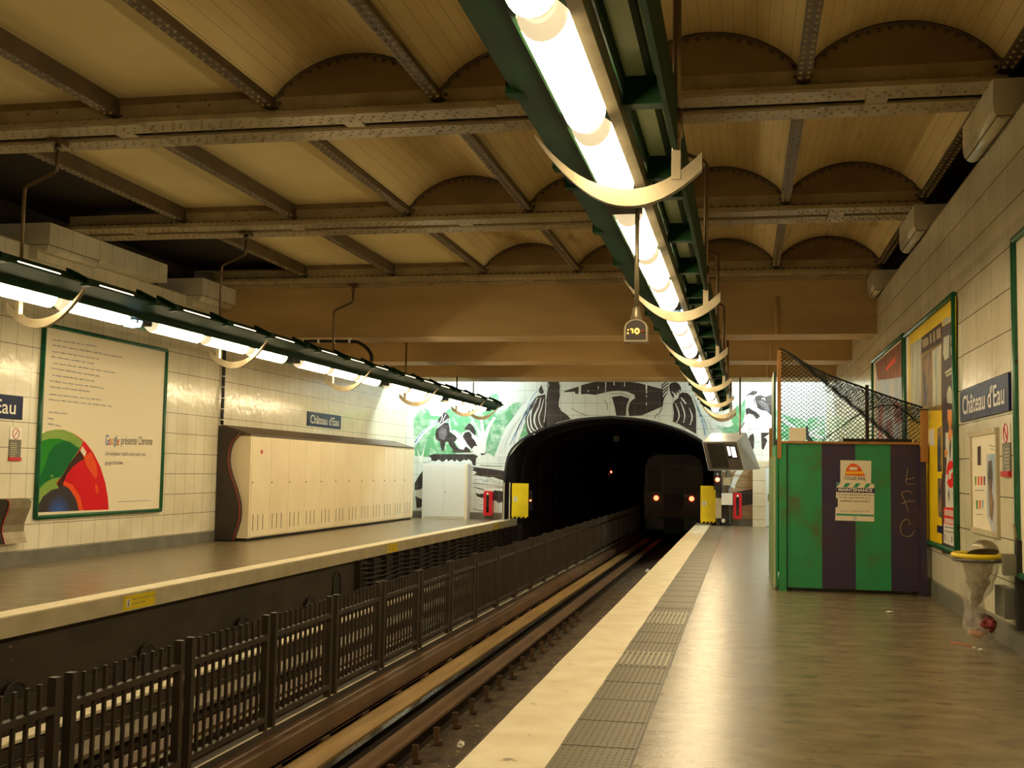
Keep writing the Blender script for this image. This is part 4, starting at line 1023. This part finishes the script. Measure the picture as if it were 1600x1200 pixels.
for x in (-3.7, -1.9):
    for dy in (1.2, 3.2): 
        b = MB(); b.lathe([(.42,0),(.5,.05),(.5,.2),(.42,.25)], (x-.12, 46+dy, -.6), m_black, 20, axis=0); b.build('wheel', tr)

# ================================================================ HOARDING
ho = empty('construction_hoarding', (1.4, 15.4, 0)); tag(ho, 'green and navy striped steel works hoarding with netting on the right platform', 'hoarding')
HY = 15.4; HT = 1.92
for (a, c_, mt, nm) in ((.54,.985,m_hgreen,'green_panel'),(.985,1.405,m_hnavy,'navy_panel'),(1.405,1.84,m_hgreen,'green_panel'),(1.84,2.20,m_hnavy,'navy_panel')):
    b = MB(); b.box(a, c_, HY, HY+.04, .05, HT, mt); b.build(nm, ho)
b = MB(); b.box(.44, .54, HY-.02, HY+.05, .0, HT, m_hgreen); b.box(.535,.545,HY-.022,HY+.04,.02,HT,m_black); b.build('corner_frame', ho)
b = MB(); b.box(2.20, 2.27, HY-.06, HY+.06, .0, HT-.02, m_hnavy); b.build('end_frame', ho)
b = MB(); b.box(.47, 2.2, HY-.03, HY+.05, HT, HT+.03, m_wood); b.build('top_rail', ho)
b = MB(); b.box(.56, .60, HY+.05, HY+.09, 0, .05, m_black); b.box(1.0,1.04,HY+.05,HY+.09,0,.05,m_black); b.box(2.1,2.16,HY+.05,HY+.09,0,.05,m_black); b.build('feet', ho)
# left side: panels and board ends
b = MB(); b.box(.40, .43, HY+.06, 17.8, .05, 1.9, m_hgreen); b.build('side_panel', ho)
for k, (yy, zt, mt) in enumerate(((15.55, 1.75, m_lip), (15.95, 1.75, m_hgreen), (16.5, 1.75, m_lip), (17.1, 1.75, m_hgreen), (17.6, 1.75, m_lip))):
    b = MB(); b.box(.37, .40, yy, yy+.12, .0+.03, zt, mt); b.box(.36,.37,yy+.03,yy+.09,.03,zt,m_hgreen if mt is m_lip else m_lip); b.build('side_batten', ho)
b = MB(); b.box(.40, .43, 16.4, 17.8, 1.9, 2.95, pm('dark_green_board', (40,84,44), (34,66,40), 2, .5)); b.build('upper_board', ho)
b = MB(); b.box(.42, .47, HY-.03, HY+.03, 1.72, 3.15, m_wood); b.build('timber_post', ho)
b = MB(); b.box(.36, .40, 17.5, 17.58, 1.6, 2.2, m_wood); b.build('timber_post', ho)
b = MB(); b.box(2.2, 2.29, HY-.10, HY-.06, 1.70, 2.36, m_wood); b.box(2.19,2.30,HY-.11,HY+.02,2.36,2.375,m_bdark); b.build('timber_post', ho)
p = at(1355,690,1,17.5); b = MB(); b.box(p.x-.025, p.x+.025, 17.48, 17.53, 0, 2.85, pm('maroon_post', (84,36,26), None, 3, .5)); b.build('back_post', ho)
b = MB(); b.box(.43, 2.27, 17.75, 17.8, .05, 2.0, m_hnavy); b.build('back_panel', ho); b = MB(); b.box(1.35,2.27,16.6,16.65,.05,2.03,m_bdark); b.build('inner_panel', ho)
p0, p1 = at(1236,679,1,17.7), at(1262,679,1,17.7)
b = MB(); a = at(1233,668,1,HY-.012); c_ = at(1259,689,1,HY-.012); b.box(a.x, c_.x, HY-.015, HY-.010, c_.z, a.z, m_paper); b.build('pale_card', ho)
# notice
nt_ = MB(); A = lambda px, py, d=0: at(px, py, 1, HY-.004-d)
nt_.poly([A(1313,719), A(1361.5,720), A(1361,756), A(1366,756.5), A(1366,815), A(1305,813), A(1305.5,793), A(1309,792), A(1309,779), A(1306,778), A(1307,754), A(1313,754)], m_paper)
no = nt_.build('maintenance_notice', ho); no['label'] = 'cream notice sheet taped to the boards'
def flat(polys, mat, d, name, par=no):
    b = MB()
    for q in polys: b.poly([A(x, y, d) for x, y in q], mat)
    return b.build(name, par)
N = lambda pts: [(1290+x/8.889, 700+y/8.889) for x, y in pts]
helm = N(smooth_line([(265,375),(275,330),(300,270),(335,230),(380,215),(430,228),(480,270),(510,320),(535,365),(562,385),(450,388),(350,382),(265,375)], 3)[:-1])
flat([helm], pm('notice_orange', (240,96,22), None, 2, .4), .0012, 'helmet_logo')
flat([N([(275,325),(515,325),(530,360),(270,360)])], pm('notice_amber', (250,190,20), None, 2, .4), .0024, 'helmet_band')
flat([N([(330,265),(440,265),(440,305),(330,305)])], m_paper, .0024, 'helmet_label')
flat([N([(150,545),(205,485),(160,482),(148,500)]), N([(240,545),(300,545),(345,488),(280,486)]), N([(380,548),(440,548),(485,492),(425,490)]), N([(530,550),(585,550),(630,496),(570,494)])], pm('notice_teal', (40,150,110), None, 2, .4), .0012, 'chevrons')
flat([N([(150,550),(680,560),(680,628),(148,612)])], pm('notice_navy', (26,18,70), None, 2, .4), .0012, 'title_band')
flat([N([(150,910),(670,928),(668,952),(148,935)])], pm('notice_teal', (40,150,110), None, 2, .4), .0012, 'footer_band')
def ntext(s, p0, p1, h, mat, bold=0, d=.004, name='lettering'):
    a = A(*N([p0])[0], d); c_ = A(*N([p1])[0], d)
    return text_part(s, name, mat, no, a, c_-a, (0,0,1), (c_-a).length, h, 0, bold)
ntext('COLAS RAIL', (258,438), (560,450), .045, m_dktxt, .01)
ntext('MAINTENANCE', (178,600), (650,612), .042, m_whitee, .03)
ntext('Ici nous maintenons de tout', (168,655), (660,668), .026, m_dktxt)
ntext('sur les voies ferrées pour', (190,700), (632,712), .026, m_dktxt)
ntext('améliorer votre confort', (205,745), (622,755), .026, m_dktxt)
ntext('08 00  0 800 00 00 00', (205,882), (606,888), .014, m_greytxt)
b = MB(); a = A(*N([(405,975)])[0], .003); b.tube([(a.x+.018*math.cos(t), a.y, a.z+.018*math.sin(t)) for t in [2*math.pi*k/12 for k in range(12)]], .003, m_endblue, 4, closed=True); b.build('round_mark', no)
# chalk scrawl
b = MB(); chalk = pm('chalk', (150,128,100), None, 2, .7)
for st in ([(1142,280),(1130,380),(1120,470),(1135,500),(1240,500)], [(1110,440),(1240,415)], [(1215,635),(1150,600),(1060,625),(1080,690),(1110,760),(1150,885)], [(1050,780),(1130,745),(1240,735)], [(1175,1080),(1150,1000),(1100,1000),(1050,1060),(1045,1150),(1080,1215),(1180,1225),(1235,1150)]):
    b.tube([A(*q, .0) for q in N(smooth_line(st, 4))], .006, chalk, 4)
b.build('chalk_scrawl', ho)
# netting
top = smooth_line([(.45,3.17),(.56,3.12),(.85,2.93),(1.15,2.79),(1.5,2.66),(1.85,2.53),(2.24,2.40)], 6)
def topz(x):
    for a, c_ in zip(top[:-1], top[1:]):
        if a[0] <= x <= c_[0]: return a[1]+(c_[1]-a[1])*(x-a[0])/(c_[0]-a[0]+1e-9)
    return top[0][1] if x < .45 else top[-1][1]
b = MB(); b.tube([(x, HY+.01, z) for x, z in top], .014, m_net, 6)
st = .062
def strand(x, z, sg):
    pts = []
    while x < 2.24 and z > 1.94 and z < topz(x)+.001 and x > .45:
        pts.append((x, HY+.012+.03*math.sin(x*3.1+z*2), z+.008*math.sin(x*40))); x += .04; z += sg*.035
        if sg > 0 and z > topz(x): break
    if len(pts) > 1: b.tube(pts, .0048, m_net, 4, cap=False)
x = .45
while x < 2.24: strand(x, 1.95, 1); x += st
z = 1.95
while z < 3.15: strand(.451, z, 1); strand(.451, z, -1); z += st*.875
x = .45
while x < 2.24: strand(x, topz(x)-.003, -1); x += st
# darker folded strip below the top rope
for k in range(46):
    x = 1.0+k*.027
    for q in range(2): b.tube([(x, HY+.03, topz(x)-.02), (x+.05+.02*q, HY+.05, topz(x)-.14-.05*math.sin(k)), (x+.0, HY+.04, topz(x)-.24)], .003, m_net, 4, cap=False)
b.tube(smooth_line([(1.0,HY+.06,1.97),(1.25,HY+.07,2.15),(1.55,HY+.06,2.36),(1.9,HY+.05,2.42),(2.2,HY+.05,2.2)], 5), .008, m_net, 5)
nn = b.build('netting', ho); nn['kind'] = 'stuff'

# ================================================================ RIGHT WALL THINGS
pr = frame_thing('tall green framed poster of yellow event bills and a figure in white, right wall', XR, 1, 13.42, 17.42, .68, 3.56)
pf = frame_thing('far green framed poster with orange and pale blue picture, behind the netting', XR, 1, 17.58, 21.72, .68, 3.60)
pn = frame_thing('green framed poster cut by the right edge of the photo', XR, 1, 6.6, 10.5, .68, 3.58)
def R_(polys, mat, k, name, par): return pl_(polys, mat, k, name, par, 1, XR)
yel = pm('print_yellow', (236,200,30), (224,186,20), 1.5, .35); dkb = pm('print_brown_black', (56,40,36), (70,50,40), 4, .35); ppale = pm('print_pale', (206,200,168), (150,160,160), 3, .35, stretch=(1,2,.6)); pblue = pm('print_sky', (150,176,200), (196,190,190), 2, .35); pred = pm('print_red_plain', (224,40,40), None, 2, .35)
nav2 = pm('print_navy', (34,34,72), None, 2, .35); skin = pm('print_skin', (214,130,70), (236,170,110), 6, .4); pphoto = pm('print_photo', (150,120,90), (60,70,84), 4, .4, det=6, lo=.4, hi=.6)
yy = [(1420,523),(1494,461.5),(1494,864),(1458,846),(1420,828)]
R_([yy], yel, 0, 'yellow_ground', pr)
K = lambda pts: [(1420+x/6.667, 460+y/6.667) for x, y in pts]
K2 = lambda pts: [(1440+x/5.217, 640+y/5.217) for x, y in pts]
R_([K([(15,530),(130,450),(130,1300),(20,1300)])], ppale, 1, 'pale_bill', pr)
R_([K([(130,450),(345,285),(345,500),(235,560),(130,620)])], dkb, 1, 'title_bill', pr)
R_([K([(235,560),(345,500),(345,1210),(235,1210)]), K([(130,620),(235,560),(235,1210),(130,1210)])], pm('print_tan_bill', (150,120,60), (120,96,56), 3, .4), 1, 'paired_bills', pr)
R_([K([(245,590),(335,520),(335,1150),(245,1170)])], ppale, 2, 'pale_portrait_bill', pr)
R_([K([(150,655),(225,605),(225,1140),(150,1160)])], pphoto, 2, 'photo_bill', pr)
R_([K([(345,340),(478,262),(480,1200),(480,2700),(345,2700)])], pm('print_slate', (84,70,70), (66,54,56), 2, .4), 1, 'dark_bill', pr)
R_([K([(352,265),(475,205),(475,250),(352,330)]), K([(360,450),(420,420),(420,650),(375,690),(355,620)]), K([(435,430),(475,395),(475,500),(440,520)]), K([(438,540),(475,520),(475,610),(438,630)]), K([(375,810),(480,735),(480,765),(380,835)]), K([(385,845),(480,780),(480,805),(395,860)])], ppale, 3, 'pale_lettering', pr)
R_([K([(135,480),(180,450),(205,450),(205,520),(150,560)]), K([(215,420),(235,400),(240,500),(222,520)]), K([(250,390),(270,380),(275,490),(255,495)]), K([(285,370),(330,335),(335,450),(290,470)])], pm('print_faded_letters', (160,140,110), None, 2, .4), 3, 'faded_title_letters', pr)
# figure in white
R_([K([(400,1130),(395,1040),(410,970),(430,950),(450,1010),(460,1080),(455,1140)])], ppale, 4, 'white_hat', pr)
R_([K2([(210,0),(245,0),(248,90),(238,160),(262,175),(265,200),(240,230),(225,280),(215,210),(225,150),(212,80)]), K2([(188,330),(205,320),(212,360),(200,390),(188,385)])], skin, 4, 'face_and_hands', pr)
R_([K2([(195,190),(215,185),(225,280),(240,230),(265,200),(272,215),(275,430),(278,800),(195,800),(192,600),(205,420),(195,300)])], m_whitee, 3, 'white_coat', pr)
R_([K2([(225,280),(240,230),(243,300),(232,420),(224,330)]), K2([(215,690),(222,640),(228,700),(222,760)]), K2([(245,640),(250,690),(252,740),(248,700)])], m_dktxt, 4, 'coat_shadows', pr)
ell = [(238+36*math.cos(t), 527+112*math.sin(t)) for t in [2*math.pi*k/24 for k in range(24)]]
R_([K2(ell)], pred, 5, 'red_disc', pr)
R_([K2([(200,535),(215,525),(215,580),(202,585)]), K2([(220,505),(262,470),(262,500),(240,525),(240,560),(222,570)])], m_whitee, 6, 'disc_letters', pr)
R_([K2([(180,795),(280,800),(280,950),(180,925)])], pred, 4, 'red_block', pr)
R_([K2([(180,925),(280,950),(280,1120),(180,1085)])], m_whitee, 4, 'white_foot', pr)
R_([K2([(188+12*i, 812+2*i), (196+12*i, 813+2*i), (196+12*i, 862+3*i), (188+12*i, 858+3*i)]) for i in range(7)]+[K2([(188+14*i, 880+3*i), (198+14*i, 881+3*i), (198+14*i, 925+3*i), (188+14*i, 920+3*i)]) for i in range(6)], m_whitee, 5, 'block_letters', pr)
R_([K2([(188,950),(278,968),(278,976),(188,957)]), K2([(188,985),(278,1003),(278,1011),(188,992)]), K2([(243,1030),(250,1032),(250,1085),(243,1082)]), K2([(188,1015),(193,1016),(193,1065),(188,1062)])], m_dktxt, 5, 'foot_print', pr)
R_([K2([(60,160),(168,100),(170,520),(128,520),(128,300),(60,280)])], yel, 4, 'yellow_small_bill', pr)
R_([K2([(62,170),(100,150),(105,300),(62,285)])], m_whitee, 5, 'white_small_bill', pr)
R_([K2([(128,160),(162,130),(164,505),(130,505)]), K2([(132,560),(162,560),(160,880),(134,870)])], pphoto, 5, 'bill_pictures', pr)
R_([K2([(126,940),(178,955),(178,1015),(126,1000)])], nav2, 4, 'navy_bar', pr)
# far poster
R_([[(1368,568),(1415,527),(1415,706),(1368,706)]], pblue, 0, 'sky_ground', pf)
R_([[(1368,568),(1415,527),(1414,588),(1390,592),(1371,594)]], pm('print_rust', (110,66,40), (160,90,50), 3, .4), 1, 'rust_top', pf)
R_([[(1384,576),(1392,564),(1398,556),(1399,566),(1390,574),(1385,580)]], og, 2, 'orange_patch', pf)
R_([[(1372,632),(1380,634),(1378,700),(1372,700)], [(1396,625),(1411,634),(1411,660),(1398,662)], [(1384,660),(1394,655),(1396,695),(1384,695)]], pm('print_pink', (196,116,110), (90,90,110), 5, .4), 2, 'pink_figures', pf)
# framed map
o = empty('map_frame', (XR, 12, .98)); tag(o, 'narrow cream framed notice with small coloured figures under the right station sign', 'notice board')
ya, yb, za, zb = 11.38, 12.62, .98, 1.95
b = MB(); b.box(XR-.012, XR, ya, yb, za, zb, m_paper); b.build('sheet', o)
b = MB()
for (a0, a1, c0_, c1_) in ((ya-.03, ya+.02, za-.03, zb+.03), (yb-.02, yb+.03, za-.03, zb+.03), (ya, yb, za-.03, za+.02), (ya, yb, zb-.02, zb+.03)): b.box(XR-.03, XR, a0, a1, c0_, c1_, m_lip)
b.build('frame', o)
def Q(px, py, k): return at(1380+px/5.4545, 640+py/5.4545, 0, XR-.0135-.001*k)
def qp(polys, mat, k, nm):
    b = MB()
    for q in polys: b.poly([Q(x, y, k) for x, y in q], mat)
    b.build(nm, o)
qp([[(880,380),(965,378),(968,1050),(930,1060),(885,900)]], pblue, 0, 'blue_strip')
qp([[(895,440),(925,430),(935,560),(925,700),(945,800),(930,960),(905,900),(900,720),(890,560)]], pphoto, 1, 'printed_figure')
qp([[(803,315),(832,310),(832,475),(803,475)]], dkb, 0, 'dark_label')
cl = [pm('print_leaf', (110,140,70), None, 2, .4), og, pred, pm('print_purple', (110,60,110), None, 2, .4)]
for i in range(4): qp([[(780+25*i,570),(794+25*i,568),(792+25*i,645),(782+25*i,645)]], cl[i], 0, 'coloured_figure')
for i, mt in enumerate((g2, og, m_endblue)): qp([[(792+24*i,775),(806+24*i,773),(804+24*i,848),(794+24*i,848)]], mt, 0, 'coloured_figure')
qp([[(780,685),(862,683),(862,690),(780,692)],[(790,890),(850,890),(850,896),(790,896)],[(785,1020),(860,1030),(860,1036),(785,1026)],[(900,300),(960,315),(960,322),(900,308)],[(915,330),(955,345),(955,350),(915,336)]], m_greytxt, 0, 'small_print')

# clear bag bin
bn = empty('bag_bin', (XR-.25, 10.6, 0)); tag(bn, 'wall bin with yellow ring holding a clear rubbish bag on the right wall', 'bin')
cx, cy, cz = 2.03, 10.85, .80
b = MB(); b.tube([(cx+.20*math.cos(t), cy+.27*math.sin(t), cz+.02) for t in [2*math.pi*k/28 for k in range(28)]], .022, m_yel, 8, closed=True); b.build('yellow_ring', bn)
b = MB(); b.tube([(cx+.205*math.cos(t), cy+.275*math.sin(t), cz-.02) for t in [2*math.pi*k/28 for k in range(28)]], .012, m_dktxt, 6, closed=True); b.build('clamp_ring', bn)
b = MB(); vs = []; na, nb = 18, 6
for j in range(nb+1):
    ph = math.pi/2*j/nb
    for i in range(na): t = 2*math.pi*i/na; vs.append((cx+.04+.13*math.cos(t)*math.cos(ph), cy-.04+.20*math.sin(t)*math.cos(ph), cz+.045+.11*math.sin(ph)-.25*(.20*math.sin(t)*math.cos(ph))))
b.add(vs, [(j*na+i, j*na+(i+1)%na, (j+1)*na+(i+1)%na, (j+1)*na+i) for j in range(nb) for i in range(na)], m_steel, True); b.build('domed_lid', bn)
b = MB(); b.box(XR-.06, XR, cy-.42, cy-.32, .22, .98, m_black); b.box(XR-.16, XR-.06, cy-.40, cy-.30, .68, .86, m_base); b.build('wall_bracket', bn)
b = MB(); b.box(XR-.14, XR-.06, cy-.30, cy+.1, .30, .56, m_base); b.build('back_plate', bn)
b = MB(); b.tube([(XR-.05, cy-.38, .95), (XR-.08, cy-.40, 1.12)], .012, m_steel, 6); b.build('lid_arm', bn)
b = MB(); random.seed(2); vs = []; rings = 22; na = 26
prof = [(.80,1.0,0,0),(.72,.93,0,0),(.62,.80,.0,.02),(.52,.62,0,.05),(.42,.45,-.02,.10),(.34,.42,-.01,.12),(.26,.55,0,.12),(.16,.68,.02,.10),(.09,.55,.03,.08),(.05,.2,.03,.06)]
prof = smooth_line(prof, 3)
for (z, f, ox, oy) in prof:
    for i in range(na):
        t = 2*math.pi*i/na; rr = 1+.10*math.sin(5*t+z*9)+.06*math.sin(11*t-z*23)+random.uniform(-.03,.03)
        vs.append((cx+ox+.19*f*rr*math.cos(t), cy+oy+.25*f*rr*math.sin(t), z))
nr = len(prof)
b.add(vs, [(j*na+i, j*na+(i+1)%na, (j+1)*na+(i+1)%na, (j+1)*na+i) for j in range(nr-1) for i in range(na)], m_plastic, True); b.build('clear_bag', bn)
b = MB(); random.seed(31); vs = []; na = 16; pf_ = smooth_line([(.78,.75,0,-.02),(.66,.62,.0,0),(.54,.46,.01,.02),(.44,.30,.0,.05),(.34,.16,-.03,.12),(.27,.10,-.03,.16)], 2)
for (z, f, ox, oy) in pf_:
    for i in range(na):
        t = 2*math.pi*i/na; rr = 1+random.uniform(-.28,.28)
        vs.append((cx+ox+.17*f*rr*math.cos(t), cy+oy+.24*f*rr*math.sin(t), z+random.uniform(-.015,.015)))
b.add(vs, [(j*na+i, j*na+(i+1)%na, (j+1)*na+(i+1)%na, (j+1)*na+i) for j in range(len(pf_)-1) for i in range(na)], m_fold); b.build('creased_film', bn)
random.seed(8)
trash = [((.04,-.02,.05),(.10,.13,.09),(86,44,50)), ((-.04,.07,.06),(.08,.10,.08),(70,40,44)), ((.06,-.12,.04),(.07,.07,.07),(126,44,38)), ((.0,.02,-.05),(.08,.09,.04),(186,104,44)), ((.02,.02,.07),(.06,.07,.04),(150,120,110))]
for i, (off, r3, colr) in enumerate(trash):
    bm = bmesh.new(); bmesh.ops.create_icosphere(bm, subdivisions=2, radius=1)
    vs = [(cx+.02+off[0]+v.co.x*r3[0]*random.uniform(.6,1.25), cy+.10+off[1]+v.co.y*r3[1]*random.uniform(.6,1.25), .17+off[2]+v.co.z*r3[2]*random.uniform(.6,1.25)) for v in bm.verts]; fs = [[v.index for v in f.verts] for f in bm.faces]; bm.free()
    b = MB(); b.add(vs, fs, pm('rubbish_%d' % i, colr, None, 5, .5)); b.build('rubbish', bn)
# shreds of litter on the platform
for i, (px, py, sx_, sy_, lb) in enumerate(((1391, 956, .05, .04, 'small white crumpled paper on the platform in front of the hoarding'), (1522, 1012, .02, .02, 'tiny white scrap on the floor under the bag bin, left one'), (1533, 1015, .03, .02, 'tiny white scrap on the floor under the bag bin, right one'))):
    p = at(px, py, 2, .012); bm = bmesh.new(); bmesh.ops.create_icosphere(bm, subdivisions=1, radius=1); random.seed(i)
    vs = [(p.x+v.co.x*sx_*random.uniform(.6,1.2), p.y+v.co.y*sy_*random.uniform(.6,1.2), .012+v.co.z*.011) for v in bm.verts]; fs = [[v.index for v in f.verts] for f in bm.faces]; bm.free()
    b = MB(); b.add(vs, fs, m_whitee); tag(b.build('paper_scrap'), lb, 'litter')
p0, p1 = at(1485,1003,2,.004), at(1518,1010,2,.004)
b = MB(); b.tube([p0, (p0+p1)/2+Vector((.02,.03,0)), p1], .004, pm('orange_string', (220,90,50), None, 4, .5), 4); tag(b.build('orange_string'), 'thin orange string on the floor near the bag bin', 'litter')

# hanging clock display
cl_ = empty('platform_display', (-.69, 7.37, 2.34)); tag(cl_, 'small arched metal display with amber digits on a rod', 'display')
dx, dy, ks = -.69, 7.32, 7.32/7.95
zz = lambda z: 1.5+(z-1.5)*ks
b = MB(); ol = [(dx-.082*ks,zz(2.415)),(dx-.082*ks,zz(2.51))]+[(dx-.082*ks*math.cos(t), zz(2.51)+.065*ks*math.sin(t)) for t in [math.pi*k/12 for k in range(1,12)]]+[(dx+.082*ks,zz(2.51)),(dx+.082*ks,zz(2.415))]
b.ext([(x, dy, z) for x, z in ol], (0,.09,0), m_steel, True); b.build('case', cl_)
b = MB(); il = [(dx+(x-dx)*.85, zz(2.43)+(z-zz(2.415))*.86) for x, z in ol]; b.ext([(x, dy-.004, z) for x, z in il], (0,.004,0), m_bdark); b.build('face', cl_)
b = MB(); b.lathe([(.046,0),(.036,.03),(.026,.08),(.016,.09)], (dx, dy+.045, zz(2.57)), m_steel, 14); b.build('socket', cl_)
b = MB(); b.tube([(dx, dy+.045, zz(2.65)), (dx, dy+.045, 3.222)], .015, m_steel, 8); b.build('rod', cl_)
b = MB()
def seg(pts, r=.0044, mt=None): b.tube([(dx+x*ks, dy-.008, zz(2.49)+z*ks) for x, z in pts], r, mt or m_amber, 4)
seg([(-.056,.008),(-.05,.008)]); seg([(-.058,-.014),(-.05,-.018)]); seg([(-.036,.014),(-.022,.012),(-.020,-.014)]); seg([(.010,.018),(.022,.008),(.022,-.010),(.010,-.020),(-.002,-.010),(-.002,.008),(.010,.018)])
b.build('amber_digits', cl_)
b = MB(); dd = pm('dim_digit', (170,80,20), None, 3, .5); seg([(.044,.008),(.046,-.012)], .004, dd); seg([(.056,.008),(.058,-.014)], .004, dd); b.build('dim_digits', cl_)
